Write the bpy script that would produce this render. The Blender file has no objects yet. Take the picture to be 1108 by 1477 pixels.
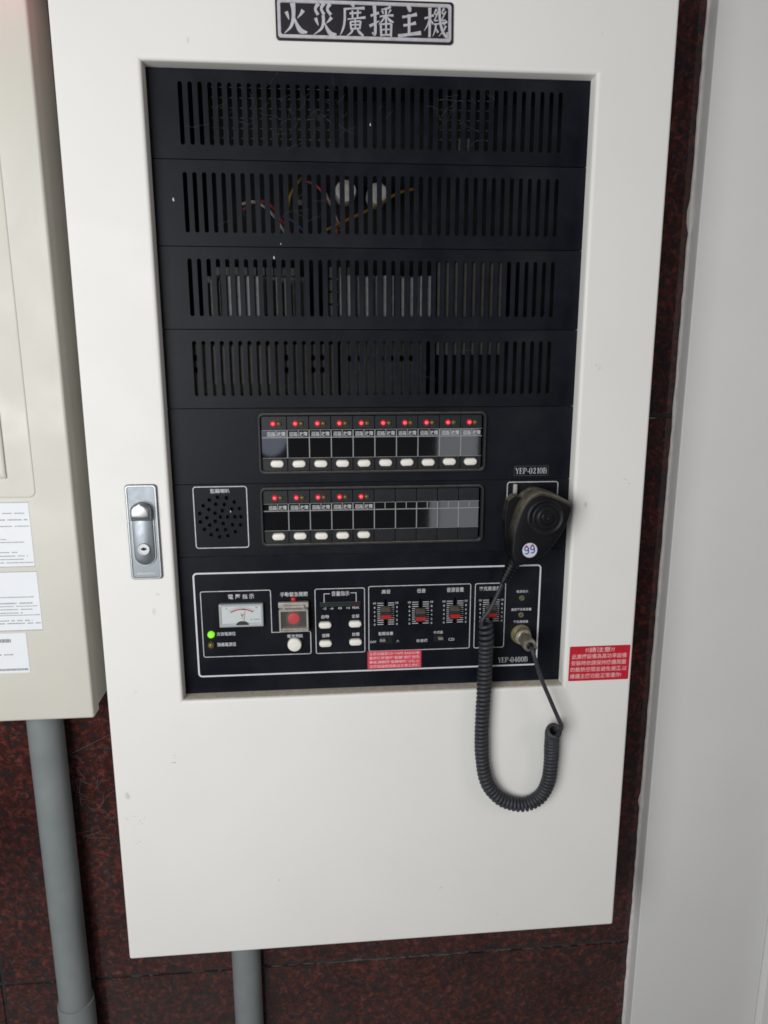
import bpy, bmesh, math, random
from mathutils import Vector, Matrix, noise
random.seed(7)
sc = bpy.context.scene
COL = sc.collection

# ------------------------------------------------------------------ camera
# world axes in metres (everything below is written in millimetres): X right, Y into the wall, Z up;
# the origin is the lower left corner of the rack opening, on the front face of the cabinet door
cd = bpy.data.cameras.new('camera')
cd.sensor_fit = 'HORIZONTAL'; cd.sensor_width = 36.0; cd.lens = 36.0*1025.955/1108.0
cd.clip_start = 0.02; cd.clip_end = 100
cam = bpy.data.objects.new('camera', cd); COL.objects.link(cam)
rx = Vector((0.99652914, -0.08323422, -0.00131623)); dn = Vector((-0.01877824, -0.20936392, -0.97765747)); fw = Vector((0.08109898, 0.97428887, -0.21020024))
M = Matrix((rx, -dn, -fw)).transposed().to_4x4()
M.translation = Vector((0.18018894, -0.82608147, 0.41132247))
cam.matrix_world = M
sc.camera = cam

# ------------------------------------------------------------------ world, lamps, exposure
w = bpy.data.worlds.new('World'); sc.world = w; w.use_nodes = True
bg = w.node_tree.nodes['Background']
bg.inputs[0].default_value = (0.86, 0.92, 1.0, 1); bg.inputs[1].default_value = 0.065
sc.view_settings.view_transform = 'Standard'; sc.view_settings.look = 'None'
sc.view_settings.exposure = 0.0; sc.view_settings.gamma = 1.0
def area(name, loc, target, sx, sy, power, color):
    l = bpy.data.lights.new(name, 'AREA'); l.shape = 'RECTANGLE'; l.size = sx; l.size_y = sy
    l.energy = power; l.color = color
    o = bpy.data.objects.new(name, l); COL.objects.link(o)
    o.location = loc
    o.rotation_euler = (Vector(target)-Vector(loc)).to_track_quat('-Z', 'Y').to_euler()
    return o
area('doorway_daylight', (-0.68, -1.47, 0.42), (0.1, 0, 0.2), 1.0, 1.1, 29.0, (0.985, 0.99, 0.99))
area('right_fill_lamp', (2.35, -1.65, 1.0), (0.75, 0.1, 0.3), 0.8, 1.2, 8.0, (1.0, 0.87, 0.82))  # warm fill added on the right to brighten the white board
l = area('card_glint_lamp', (0.01, -1.30, 0.235), (0.01, 0, 0.235), 0.115, 0.19, 0.12, (0.72, 0.80, 1.0)); l.data.shape = 'ELLIPSE'  # unseen lamp added to put a bluish reflection in the first card cover
# lamp strip added behind the camera for the glossy card covers to mirror
area('card_reflection_lamp', (0.585, -1.30, 0.10), (0.585, 0, 0.10), 0.15, 0.62, 0.62, (0.9, 0.95, 1.0))
sc.cycles.max_bounces = 8
sc.cycles.filter_width = 1.7

# ------------------------------------------------------------------ materials
MATS = {}
def mat(name, color, rough=0.5, metal=0.0, vary=0.0, vscale=60, bump=0.0, bscale=400, spec=0.5, emit=None, estr=0.0, alpha=1.0, trans=0.0, rvary=0.0, coat=0.0):
    m = bpy.data.materials.new(name); m.use_nodes = True
    nt = m.node_tree; b = nt.nodes['Principled BSDF']
    b.inputs['Base Color'].default_value = (*color, 1); b.inputs['Roughness'].default_value = rough
    b.inputs['Metallic'].default_value = metal; b.inputs['Specular IOR Level'].default_value = spec
    b.inputs['Coat Weight'].default_value = coat
    if trans: b.inputs['Transmission Weight'].default_value = trans
    if alpha < 1: b.inputs['Alpha'].default_value = alpha
    if emit: b.inputs['Emission Color'].default_value = (*emit, 1); b.inputs['Emission Strength'].default_value = estr
    tc = nt.nodes.new('ShaderNodeTexCoord')
    if vary or rvary:
        n = nt.nodes.new('ShaderNodeTexNoise'); n.inputs['Scale'].default_value = vscale; n.inputs['Detail'].default_value = 6
        nt.links.new(tc.outputs['Object'], n.inputs['Vector'])
        if vary:
            r = nt.nodes.new('ShaderNodeMapRange'); r.inputs[1].default_value = 0.3; r.inputs[2].default_value = 0.7
            r.inputs[3].default_value = 1-vary; r.inputs[4].default_value = 1+vary
            nt.links.new(n.outputs['Fac'], r.inputs[0])
            mx = nt.nodes.new('ShaderNodeVectorMath'); mx.operation = 'SCALE'; mx.inputs[0].default_value = color
            nt.links.new(r.outputs[0], mx.inputs['Scale']); nt.links.new(mx.outputs[0], b.inputs['Base Color'])
        if rvary:
            r2 = nt.nodes.new('ShaderNodeMapRange'); r2.inputs[1].default_value = 0.3; r2.inputs[2].default_value = 0.7
            r2.inputs[3].default_value = max(0.02, rough-rvary); r2.inputs[4].default_value = rough+rvary
            nt.links.new(n.outputs['Fac'], r2.inputs[0]); nt.links.new(r2.outputs[0], b.inputs['Roughness'])
    if bump:
        n2 = nt.nodes.new('ShaderNodeTexNoise'); n2.inputs['Scale'].default_value = bscale; n2.inputs['Detail'].default_value = 3
        nt.links.new(tc.outputs['Object'], n2.inputs['Vector'])
        bp = nt.nodes.new('ShaderNodeBump'); bp.inputs['Strength'].default_value = bump; bp.inputs['Distance'].default_value = 0.001
        nt.links.new(n2.outputs['Fac'], bp.inputs['Height']); nt.links.new(bp.outputs[0], b.inputs['Normal'])
    MATS[name] = m
    return m

def speck_paint(name, color, rough, speck, thr, scale, bump):
    """painted sheet metal with a few dirt specks and a faint orange peel"""
    m = mat(name, color, rough, vary=0.018, vscale=7, bump=bump, bscale=900)
    nt = m.node_tree; b = nt.nodes['Principled BSDF']
    src = b.inputs['Base Color'].links[0].from_socket
    tc = [n for n in nt.nodes if n.type == 'TEX_COORD'][0]
    n = nt.nodes.new('ShaderNodeTexNoise'); n.inputs['Scale'].default_value = scale; n.inputs['Detail'].default_value = 2
    mp = nt.nodes.new('ShaderNodeMapping'); mp.inputs['Scale'].default_value = (1.0, 1.0, 0.55); mp.inputs['Rotation'].default_value = (0, 0.5, 0)
    nt.links.new(tc.outputs['Object'], mp.inputs[0]); nt.links.new(mp.outputs[0], n.inputs['Vector'])
    r = nt.nodes.new('ShaderNodeMapRange'); r.inputs[1].default_value = thr; r.inputs[2].default_value = thr+0.05
    nt.links.new(n.outputs['Fac'], r.inputs[0])
    mx = nt.nodes.new('ShaderNodeMix'); mx.data_type = 'RGBA'
    nt.links.new(r.outputs[0], mx.inputs['Factor']); nt.links.new(src, mx.inputs['A']); mx.inputs['B'].default_value = (*speck, 1)
    nt.links.new(mx.outputs['Result'], b.inputs['Base Color'])
    return m

speck_paint('white_enamel', (0.80, 0.79, 0.765), 0.42, (0.42, 0.40, 0.36), 0.775, 55, 0.06)
speck_paint('beige_enamel', (0.60, 0.585, 0.515), 0.42, (0.4, 0.38, 0.33), 0.79, 60, 0.06)
speck_paint('pier_paint', (0.72, 0.72, 0.71), 0.5, (0.4, 0.38, 0.34), 0.79, 50, 0.10)
mat('bezel_black', (0.024, 0.024, 0.026), 0.42, vary=0.2, vscale=90, bump=0.05)
mat('dusty_bezel', (0.105, 0.097, 0.085), 0.7, vary=0.35, vscale=120)
mat('module_black', (0.014, 0.0148, 0.018), 0.4, spec=0.3, vary=0.15, vscale=60)
mat('card_gloss', (0.006, 0.006, 0.007), 0.05, vary=0.1, bump=0.012, bscale=70, coat=0.3)
mat('dead_black', (0.004, 0.004, 0.004), 0.8)
mat('print_white', (0.52, 0.53, 0.54), 0.55, vary=0.2, vscale=200)
mat('print_bright', (0.62, 0.63, 0.66), 0.5, vary=0.08, vscale=150)
mat('print_grey', (0.27, 0.28, 0.28), 0.55, vary=0.25, vscale=250)
mat('button_ivory', (0.80, 0.77, 0.70), 0.45, vary=0.05, vscale=120)
mat('red_lens', (0.35, 0.01, 0.02), 0.25, emit=(1.0, 0.015, 0.04), estr=0.5)
mat('red_lens_core', (0.5, 0.05, 0.06), 0.25, emit=(1.0, 0.09, 0.13), estr=0.9)
mat('beacon_red', (0.4, 0.01, 0.02), 0.3, emit=(1.0, 0.05, 0.12), estr=12.0)
mat('amber_lens', (0.11, 0.085, 0.025), 0.2, vary=0.2)
mat('green_lens', (0.1, 0.5, 0.02), 0.25, emit=(0.33, 1.0, 0.02), estr=0.68)
mat('meter_white', (0.54, 0.585, 0.58), 0.5)
mat('meter_case', (0.38, 0.41, 0.41), 0.3)
mat('print_red', (0.45, 0.02, 0.05), 0.5)
mat('needle_red', (0.75, 0.22, 0.25), 0.5)
mat('print_black', (0.02, 0.02, 0.02), 0.6)
mat('clear_plastic', (0.35, 0.33, 0.30), 0.25, alpha=0.10)
mat('smoke_plastic', (0.36, 0.335, 0.30), 0.35, vary=0.2, vscale=150)
mat('switch_red', (0.62, 0.015, 0.03), 0.4, spec=0.3)
mat('knob_dusty', (0.085, 0.07, 0.055), 0.6, vary=0.3, vscale=200)
mat('knob_red', (0.42, 0.012, 0.012), 0.4)
mat('lever_grey', (0.20, 0.19, 0.17), 0.5)
mat('dim_green', (0.012, 0.035, 0.02), 0.35)
mat('dim_red', (0.06, 0.008, 0.012), 0.35)
mat('nickel', (0.60, 0.54, 0.44), 0.36, metal=0.85, vary=0.15, vscale=120, rvary=0.1)
mat('chrome_satin', (0.27, 0.295, 0.32), 0.5, metal=0.9, vary=0.08, vscale=90, rvary=0.08)
mat('chrome_bright', (0.40, 0.41, 0.415), 0.4, metal=0.9, vary=0.06, vscale=60)
mat('brass_dull', (0.24, 0.21, 0.12), 0.45, metal=0.6, vary=0.2, vscale=300)
mat('plate_black', (0.022, 0.019, 0.024), 0.35, vary=0.15, vscale=60)
mat('plate_silver', (0.66, 0.65, 0.68), 0.38, metal=0.35, vary=0.12, vscale=160)
mat('sticker_red', (0.55, 0.012, 0.03), 0.45, vary=0.05, vscale=80)
mat('sticker_coral', (0.62, 0.05, 0.085), 0.45, vary=0.08, vscale=120)
mat('sticker_text', (0.78, 0.50, 0.50), 0.5)
mat('paper_white', (0.78, 0.80, 0.83), 0.6, vary=0.02, vscale=20)
mat('paper_ink', (0.30, 0.31, 0.33), 0.6, vary=0.3, vscale=300)
mat('mic_black', (0.0055, 0.0058, 0.0075), 0.46, spec=0.25, vary=0.2, vscale=80, bump=0.08, bscale=2500, rvary=0.08)
mat('badge_white', (0.60, 0.61, 0.68), 0.5)
mat('badge_blue', (0.03, 0.05, 0.30), 0.5)
mat('badge_red', (0.45, 0.03, 0.05), 0.5)
mat('cord_black', (0.036, 0.038, 0.044), 0.5, spec=0.35, vary=0.25, vscale=70)
mat('pvc_grey', (0.212, 0.232, 0.234), 0.42, vary=0.08, vscale=22, bump=0.03, bscale=60, rvary=0.06)
mat('heatsink', (0.105, 0.10, 0.088), 0.55, vary=0.25, vscale=140)
mat('heatsink_pale', (0.125, 0.125, 0.12), 0.5, vary=0.25, vscale=140)
mat('board_brown', (0.045, 0.04, 0.032), 0.6, vary=0.3, vscale=100)
mat('steel_dark', (0.05, 0.048, 0.045), 0.5, vary=0.2, vscale=70)
mat('clip_grey', (0.36, 0.36, 0.34), 0.45, vary=0.2, vscale=200)
mat('cap_white', (0.50, 0.49, 0.455), 0.5, vary=0.15, vscale=90)
mat('wire_red', (0.19, 0.01, 0.013), 0.45)
mat('wire_white', (0.25, 0.235, 0.215), 0.5)
mat('wire_yellow', (0.25, 0.135, 0.01), 0.45)
mat('wire_blue', (0.015, 0.03, 0.13), 0.45)
mat('dust_fibre', (0.11, 0.108, 0.105), 0.8, alpha=0.42)
mat('scuff_grey', (0.40, 0.385, 0.36), 0.6)
mat('flake_white', (0.6, 0.6, 0.6), 0.6)
mat('grout_grey', (0.022, 0.022, 0.022), 0.85, vary=0.5, vscale=60, bump=0.4, bscale=300)
mat('sealant', (0.085, 0.078, 0.075), 0.8, vary=0.35, vscale=150)
mat('web', (0.28, 0.27, 0.265), 0.7, alpha=0.28)
mat('display_dark', (0.03, 0.032, 0.03), 0.15)
mat('caulk', (0.62, 0.61, 0.58), 0.6, vary=0.1, vscale=80)

def dust_top(name, base, dust, rough=0.5, lo=0.35, hi=0.85, spec=0.3):
    """settled dust on faces that look up (it lies on the object itself)"""
    m = mat(name, base, rough, bump=0.08, bscale=1500, spec=spec)
    nt = m.node_tree; b = nt.nodes['Principled BSDF']
    g = nt.nodes.new('ShaderNodeNewGeometry'); s = nt.nodes.new('ShaderNodeSeparateXYZ')
    nt.links.new(g.outputs['True Normal'], s.inputs[0])
    r = nt.nodes.new('ShaderNodeMapRange'); r.inputs[1].default_value = lo; r.inputs[2].default_value = hi
    nt.links.new(s.outputs['Z'], r.inputs[0])
    tc = [n for n in nt.nodes if n.type == 'TEX_COORD'][0]
    n = nt.nodes.new('ShaderNodeTexNoise'); n.inputs['Scale'].default_value = 130; n.inputs['Detail'].default_value = 6
    nt.links.new(tc.outputs['Object'], n.inputs['Vector'])
    r2 = nt.nodes.new('ShaderNodeMapRange'); r2.inputs[1].default_value = 0.3; r2.inputs[2].default_value = 0.6; r2.inputs[3].default_value = 0.5; r2.inputs[4].default_value = 1.0
    nt.links.new(n.outputs['Fac'], r2.inputs[0])
    mu = nt.nodes.new('ShaderNodeMath'); mu.operation = 'MULTIPLY'
    nt.links.new(r.outputs[0], mu.inputs[0]); nt.links.new(r2.outputs[0], mu.inputs[1])
    mx = nt.nodes.new('ShaderNodeMix'); mx.data_type = 'RGBA'
    mx.inputs['A'].default_value = (*base, 1); mx.inputs['B'].default_value = (*dust, 1)
    nt.links.new(mu.outputs[0], mx.inputs['Factor']); nt.links.new(mx.outputs['Result'], b.inputs['Base Color'])
    return m
dust_top('mic_shell', (0.0050, 0.0053, 0.0070), (0.17, 0.15, 0.115), 0.5, 0.05, 0.5, 0.2)
dust_top('rack_black', (0.0038, 0.0048, 0.0088), (0.13, 0.124, 0.112), 0.43, 0.35, 0.9, 0.14)
def wear(m, amount, scale):
    nt = m.node_tree; b = nt.nodes['Principled BSDF']; src = b.inputs['Base Color'].links[0].from_socket
    tc = [n for n in nt.nodes if n.type == 'TEX_COORD'][0]
    n = nt.nodes.new('ShaderNodeTexNoise'); n.inputs['Scale'].default_value = scale; n.inputs['Detail'].default_value = 7; n.inputs['Roughness'].default_value = 0.65
    nt.links.new(tc.outputs['Object'], n.inputs['Vector'])
    r = nt.nodes.new('ShaderNodeMapRange'); r.inputs[1].default_value = 0.42; r.inputs[2].default_value = 0.75; r.inputs[4].default_value = amount
    nt.links.new(n.outputs['Fac'], r.inputs[0])
    mx = nt.nodes.new('ShaderNodeMix'); mx.data_type = 'RGBA'; nt.links.new(r.outputs[0], mx.inputs['Factor']); nt.links.new(src, mx.inputs['A'])
    mx.inputs['B'].default_value = (0.042, 0.044, 0.050, 1); nt.links.new(mx.outputs['Result'], b.inputs['Base Color'])
    r2 = nt.nodes.new('ShaderNodeMapRange'); r2.inputs[1].default_value = 0.3; r2.inputs[2].default_value = 0.7; r2.inputs[3].default_value = 0.36; r2.inputs[4].default_value = 0.52
    nt.links.new(n.outputs['Fac'], r2.inputs[0]); nt.links.new(r2.outputs[0], b.inputs['Roughness'])
wear(MATS['rack_black'], 0.22, 9)
dust_top('knob_shell', (0.020, 0.020, 0.021), (0.14, 0.115, 0.085), 0.5, 0.1, 0.35)
dust_top('bezel_dusty', (0.024, 0.024, 0.026), (0.21, 0.19, 0.155))
dust_top('door_dusty', (0.81, 0.80, 0.765), (0.60, 0.53, 0.43), 0.55, 0.6, 0.95, 0.22)
def add_specks(m, speck, thr, scale, rot):
    nt = m.node_tree; b = nt.nodes['Principled BSDF']; src = b.inputs['Base Color'].links[0].from_socket
    tc = [n for n in nt.nodes if n.type == 'TEX_COORD'][0]
    mp = nt.nodes.new('ShaderNodeMapping'); mp.inputs['Scale'].default_value = (1.0, 1.0, 0.5); mp.inputs['Rotation'].default_value = (0, rot, 0)
    n = nt.nodes.new('ShaderNodeTexNoise'); n.inputs['Scale'].default_value = scale; n.inputs['Detail'].default_value = 2
    nt.links.new(tc.outputs['Object'], mp.inputs[0]); nt.links.new(mp.outputs[0], n.inputs['Vector'])
    r = nt.nodes.new('ShaderNodeMapRange'); r.inputs[1].default_value = thr; r.inputs[2].default_value = thr+0.05; r.inputs[4].default_value = 0.55
    nt.links.new(n.outputs['Fac'], r.inputs[0])
    n2 = nt.nodes.new('ShaderNodeTexNoise'); n2.inputs['Scale'].default_value = 4; n2.inputs['Detail'].default_value = 5
    nt.links.new(tc.outputs['Object'], n2.inputs['Vector'])
    r2 = nt.nodes.new('ShaderNodeMapRange'); r2.inputs[1].default_value = 0.3; r2.inputs[2].default_value = 0.7; r2.inputs[3].default_value = 0.975; r2.inputs[4].default_value = 1.02
    nt.links.new(n2.outputs['Fac'], r2.inputs[0])
    sc2 = nt.nodes.new('ShaderNodeVectorMath'); sc2.operation = 'SCALE'; nt.links.new(src, sc2.inputs[0]); nt.links.new(r2.outputs[0], sc2.inputs['Scale'])
    mx = nt.nodes.new('ShaderNodeMix'); mx.data_type = 'RGBA'
    nt.links.new(r.outputs[0], mx.inputs['Factor']); nt.links.new(sc2.outputs[0], mx.inputs['A']); mx.inputs['B'].default_value = (*speck, 1)
    nt.links.new(mx.outputs['Result'], b.inputs['Base Color'])
add_specks(MATS['door_dusty'], (0.45, 0.43, 0.40), 0.765, 48, 0.5)
def sheen(m, lo, hi, scale):
    nt = m.node_tree; b = nt.nodes['Principled BSDF']; tc = [n for n in nt.nodes if n.type == 'TEX_COORD'][0]
    n = nt.nodes.new('ShaderNodeTexNoise'); n.inputs['Scale'].default_value = scale; n.inputs['Detail'].default_value = 6; n.inputs['Distortion'].default_value = 0.8
    nt.links.new(tc.outputs['Object'], n.inputs['Vector'])
    r = nt.nodes.new('ShaderNodeMapRange'); r.inputs[1].default_value = 0.35; r.inputs[2].default_value = 0.65; r.inputs[3].default_value = lo; r.inputs[4].default_value = hi
    nt.links.new(n.outputs['Fac'], r.inputs[0]); nt.links.new(r.outputs[0], b.inputs['Roughness'])
sheen(MATS['door_dusty'], 0.40, 0.66, 7); sheen(MATS['pier_paint'], 0.42, 0.65, 5); sheen(MATS['beige_enamel'], 0.36, 0.55, 8)

def granite():
    m = bpy.data.materials.new('granite'); m.use_nodes = True
    nt = m.node_tree; b = nt.nodes['Principled BSDF']; L = nt.links.new
    tc = nt.nodes.new('ShaderNodeTexCoord')
    geo = nt.nodes.new('ShaderNodeNewGeometry')
    n1 = nt.nodes.new('ShaderNodeTexNoise'); n1.inputs['Scale'].default_value = 92; n1.inputs['Detail'].default_value = 8; n1.inputs['Roughness'].default_value = 0.68
    n1.inputs['Distortion'].default_value = 0.6
    v = nt.nodes.new('ShaderNodeTexVoronoi'); v.inputs['Scale'].default_value = 170
    v2 = nt.nodes.new('ShaderNodeTexVoronoi'); v2.inputs['Scale'].default_value = 300
    n2 = nt.nodes.new('ShaderNodeTexNoise'); n2.inputs['Scale'].default_value = 9; n2.inputs['Detail'].default_value = 4
    wob = nt.nodes.new('ShaderNodeTexNoise'); wob.inputs['Scale'].default_value = 90; wob.inputs['Detail'].default_value = 3
    ad = nt.nodes.new('ShaderNodeVectorMath'); ad.operation = 'MULTIPLY_ADD'
    L(geo.outputs['Position'], wob.inputs['Vector']); L(wob.outputs['Color'], ad.inputs[0]); ad.inputs[1].default_value = (0.012, 0.012, 0.012); L(geo.outputs['Position'], ad.inputs[2])
    for n in (n1, n2): L(geo.outputs['Position'], n.inputs['Vector'])
    for n in (v, v2): L(ad.outputs[0], n.inputs['Vector'])
    cr = nt.nodes.new('ShaderNodeValToRGB'); e = cr.color_ramp.elements
    e[0].position = 0.34; e[0].color = (0.017, 0.013, 0.013, 1)
    e[1].position = 0.66; e[1].color = (0.135, 0.038, 0.028, 1)
    k = cr.color_ramp.elements.new(0.45); k.color = (0.034, 0.013, 0.011, 1)
    k = cr.color_ramp.elements.new(0.55); k.color = (0.070, 0.019, 0.015, 1)
    L(n1.outputs['Fac'], cr.inputs[0])
    sp = nt.nodes.new('ShaderNodeSeparateColor'); L(v.outputs['Color'], sp.inputs[0])
    r1 = nt.nodes.new('ShaderNodeMapRange'); r1.inputs[1].default_value = 0.68; r1.inputs[2].default_value = 0.80; r1.inputs[4].default_value = 0.75; L(sp.outputs[0], r1.inputs[0])
    mx = nt.nodes.new('ShaderNodeMix'); mx.data_type = 'RGBA'; L(r1.outputs[0], mx.inputs['Factor']); L(cr.outputs[0], mx.inputs['A'])
    mx.inputs['B'].default_value = (0.018, 0.018, 0.021, 1)
    sp2 = nt.nodes.new('ShaderNodeSeparateColor'); L(v2.outputs['Color'], sp2.inputs[0])
    r2 = nt.nodes.new('ShaderNodeMapRange'); r2.inputs[1].default_value = 0.90; r2.inputs[2].default_value = 0.96; r2.inputs[4].default_value = 0.2; L(sp2.outputs[1], r2.inputs[0])
    mx2 = nt.nodes.new('ShaderNodeMix'); mx2.data_type = 'RGBA'; L(r2.outputs[0], mx2.inputs['Factor']); L(mx.outputs['Result'], mx2.inputs['A'])
    mx2.inputs['B'].default_value = (0.17, 0.085, 0.075, 1)
    r3 = nt.nodes.new('ShaderNodeMapRange'); r3.inputs[1].default_value = 0.3; r3.inputs[2].default_value = 0.7; r3.inputs[3].default_value = 0.72; r3.inputs[4].default_value = 1.25
    L(n2.outputs['Fac'], r3.inputs[0])
    sc_ = nt.nodes.new('ShaderNodeVectorMath'); sc_.operation = 'SCALE'; L(mx2.outputs['Result'], sc_.inputs[0]); L(r3.outputs[0], sc_.inputs['Scale'])
    L(sc_.outputs[0], b.inputs['Base Color'])
    b.inputs['Roughness'].default_value = 0.08; b.inputs['Specular IOR Level'].default_value = 0.5
    MATS['granite'] = m
granite()

# ------------------------------------------------------------------ mesh helpers (mm)
def rrect(x0, x1, z0, z1, r, n=5):
    pts = []
    for cx, cz, a0 in ((x1-r, z1-r, 0), (x0+r, z1-r, 90), (x0+r, z0+r, 180), (x1-r, z0+r, 270)):
        for i in range(n+1):
            a = math.radians(a0 + 90*i/n); pts.append((cx+r*math.cos(a), cz+r*math.sin(a)))
    return pts
def circle(cx, cz, r, n=16, rz=None):
    rz = r if rz is None else rz
    return [(cx+r*math.cos(2*math.pi*i/n), cz+rz*math.sin(2*math.pi*i/n)) for i in range(n)]
def stadium(x0, x1, z0, z1, n=8):
    r = min(x1-x0, z1-z0)/2
    return rrect(x0, x1, z0, z1, r*0.9999, n)
def catmull(pts, n=8):
    P = [Vector(p) for p in pts]; out = []
    for i in range(len(P)-1):
        a, b, c, d = P[max(i-1, 0)], P[i], P[i+1], P[min(i+2, len(P)-1)]
        for k in range(n):
            t = k/n
            out.append(0.5*((2*b)+(c-a)*t+(2*a-5*b+4*c-d)*t*t+(3*b-3*c+d-a)*t**3))
    out.append(P[-1]); return out

class MB:
    def __init__(s): s.v = []; s.f = []
    def add(s, v, f):
        o = len(s.v); s.v += [tuple(p) for p in v]; s.f += [tuple(i+o for i in q) for q in f]
    def box(s, x0, x1, y0, y1, z0, z1):
        s.add([(x0,y0,z0),(x1,y0,z0),(x1,y1,z0),(x0,y1,z0),(x0,y0,z1),(x1,y0,z1),(x1,y1,z1),(x0,y1,z1)],
              [(0,3,2,1),(4,5,6,7),(0,1,5,4),(1,2,6,5),(2,3,7,6),(3,0,4,7)])
    def prism(s, pts, y0, y1):
        n = len(pts)
        s.add([(x,y0,z) for x,z in pts]+[(x,y1,z) for x,z in pts],
              [tuple(range(n)), tuple(range(2*n-1, n-1, -1))]+[(i,(i+1)%n,n+(i+1)%n,n+i) for i in range(n)])
    def sheet(s, pts, y): s.add([(x,y,z) for x,z in pts], [tuple(range(len(pts)))])
    def loft(s, loops, cap0=False, cap1=False):
        n = len(loops[0]); o = []; f = []
        for l in loops: o += list(l)
        for k in range(len(loops)-1):
            for i in range(n): f.append((k*n+i, k*n+(i+1)%n, (k+1)*n+(i+1)%n, (k+1)*n+i))
        if cap0: f.append(tuple(range(n)))
        if cap1: f.append(tuple(range(len(o)-n, len(o))))
        s.add(o, f)
    def pillow(s, pts_fn, steps):
        """steps: (inset, y); lofts an outline towards the front and closes it"""
        s.loft([[(x, y, z) for x, z in pts_fn(i)] for i, y in steps], True, True)
    def outline(s, pts, wd, y, closed=True, th=0.0):
        """flat printed line of width wd along pts"""
        n = len(pts); P = [Vector((p[0], p[1])) for p in pts]; A = []; B = []
        for i in range(n):
            if closed: a, b = P[i-1], P[(i+1) % n]
            else: a, b = P[max(i-1, 0)], P[min(i+1, n-1)]
            t1 = (P[i]-a); t2 = (b-P[i])
            t1 = t1.normalized() if t1.length > 1e-6 else t2.normalized()
            t2 = t2.normalized() if t2.length > 1e-6 else t1
            t = (t1+t2); t = t.normalized() if t.length > 1e-6 else t1
            nn = Vector((-t.y, t.x)); c = max(0.35, nn.dot(Vector((-t1.y, t1.x))))
            A.append(P[i]+nn*wd/2/c); B.append(P[i]-nn*wd/2/c)
        m = n if closed else n-1
        s.add([(p.x, y, p.y) for p in A]+[(p.x, y, p.y) for p in B], [(i, (i+1) % n, n+(i+1) % n, n+i) for i in range(m)])
    def stroke(s, pts, y, th=1.0, n=6):
        """brush stroke: pts (x,z,width), raised by th"""
        Q = catmull([Vector(p) for p in pts], n) if len(pts) > 2 else [Vector(pts[0]).lerp(Vector(pts[1]), i/4) for i in range(5)]
        L = []; R_ = []
        for i, q in enumerate(Q):
            t = Q[min(i+1, len(Q)-1)]-Q[max(i-1, 0)]; t = Vector((t.x, t.y)).normalized(); nn = Vector((-t.y, t.x))
            L.append((q.x+nn.x*q.z/2, q.y+nn.y*q.z/2)); R_.append((q.x-nn.x*q.z/2, q.y-nn.y*q.z/2))
        for i in range(len(Q)-1):
            quad = [L[i], L[i+1], R_[i+1], R_[i]]
            s.add([(x, y, z) for x, z in quad]+[(x, y+th, z) for x, z in quad], [(0,1,2,3), (0,4,5,1), (3,2,6,7)])
        e = len(Q)-1
        for i in (0, e): s.add([(L[i][0], y, L[i][1]), (R_[i][0], y, R_[i][1]), (R_[i][0], y+th, R_[i][1]), (L[i][0], y+th, L[i][1])], [(0,1,2,3)])
    def plate(s, outer, holes, y0, y1):
        """flat sheet with real holes cut through it"""
        bm = bmesh.new(); edges = []; loops = []
        for lp in [outer]+holes:
            vs = [bm.verts.new((x, y0, z)) for x, z in lp]; loops.append(vs)
            for i in range(len(vs)): edges.append(bm.edges.new((vs[i], vs[(i+1) % len(vs)])))
        bmesh.ops.triangle_fill(bm, use_beauty=True, use_dissolve=False, edges=edges)
        bm.verts.index_update()
        V = [v.co.copy() for v in bm.verts]; F = [tuple(v.index for v in f.verts) for f in bm.faces]
        n = len(V); ff = list(F)+[tuple(i+n for i in reversed(f)) for f in F]
        for vs in loops:
            idx = [v.index for v in vs]
            for i in range(len(idx)):
                a, b = idx[i], idx[(i+1) % len(idx)]; ff.append((a, b, b+n, a+n))
        s.add([tuple(v) for v in V]+[(v.x, y1, v.z) for v in V], ff); bm.free()
    def tube(s, path, r, n=10, cap=True):
        P = [Vector(p) for p in path]; T = []
        for i in range(len(P)): T.append((P[min(i+1, len(P)-1)]-P[max(i-1, 0)]).normalized())
        up = Vector((0, 1, 0)) if abs(T[0].y) < 0.9 else Vector((1, 0, 0))
        N = (up-T[0]*up.dot(T[0])).normalized(); loops = []
        for i in range(len(P)):
            N = (N-T[i]*N.dot(T[i])).normalized(); B = T[i].cross(N)
            rr = r[i] if isinstance(r, (list, tuple)) else r
            loops.append([P[i]+(N*math.cos(2*math.pi*k/n)+B*math.sin(2*math.pi*k/n))*rr for k in range(n)])
        s.loft(loops, cap, cap)
    def lathe(s, c, axis, prof, n=24):
        """prof: (radius, distance along axis)"""
        ax = Vector(axis).normalized(); u = ax.cross(Vector((0, 0, 1)) if abs(ax.z) < 0.9 else Vector((1, 0, 0))).normalized(); v = ax.cross(u)
        c = Vector(c)
        s.loft([[c+ax*d+(u*math.cos(2*math.pi*k/n)+v*math.sin(2*math.pi*k/n))*max(r, 0.01) for k in range(n)] for r, d in prof], True, True)
    def text(s, body, x0, x1, z0, z1, y, bold=0.0, res=2, fit=True):
        vs, fs = glyphs(body, bold, res)
        if not vs: return
        a = min(v[0] for v in vs); b = max(v[0] for v in vs); c = min(v[1] for v in vs); d = max(v[1] for v in vs)
        kx = (x1-x0)/max(b-a, 1e-6); kz = (z1-z0)/max(d-c, 1e-6)
        s.add([(x0+(v[0]-a)*kx, y, z0+(v[1]-c)*kz) for v in vs], fs)
    def move(s, mtx):
        s.v = [tuple(mtx @ Vector(p)) for p in s.v]; return s

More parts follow.
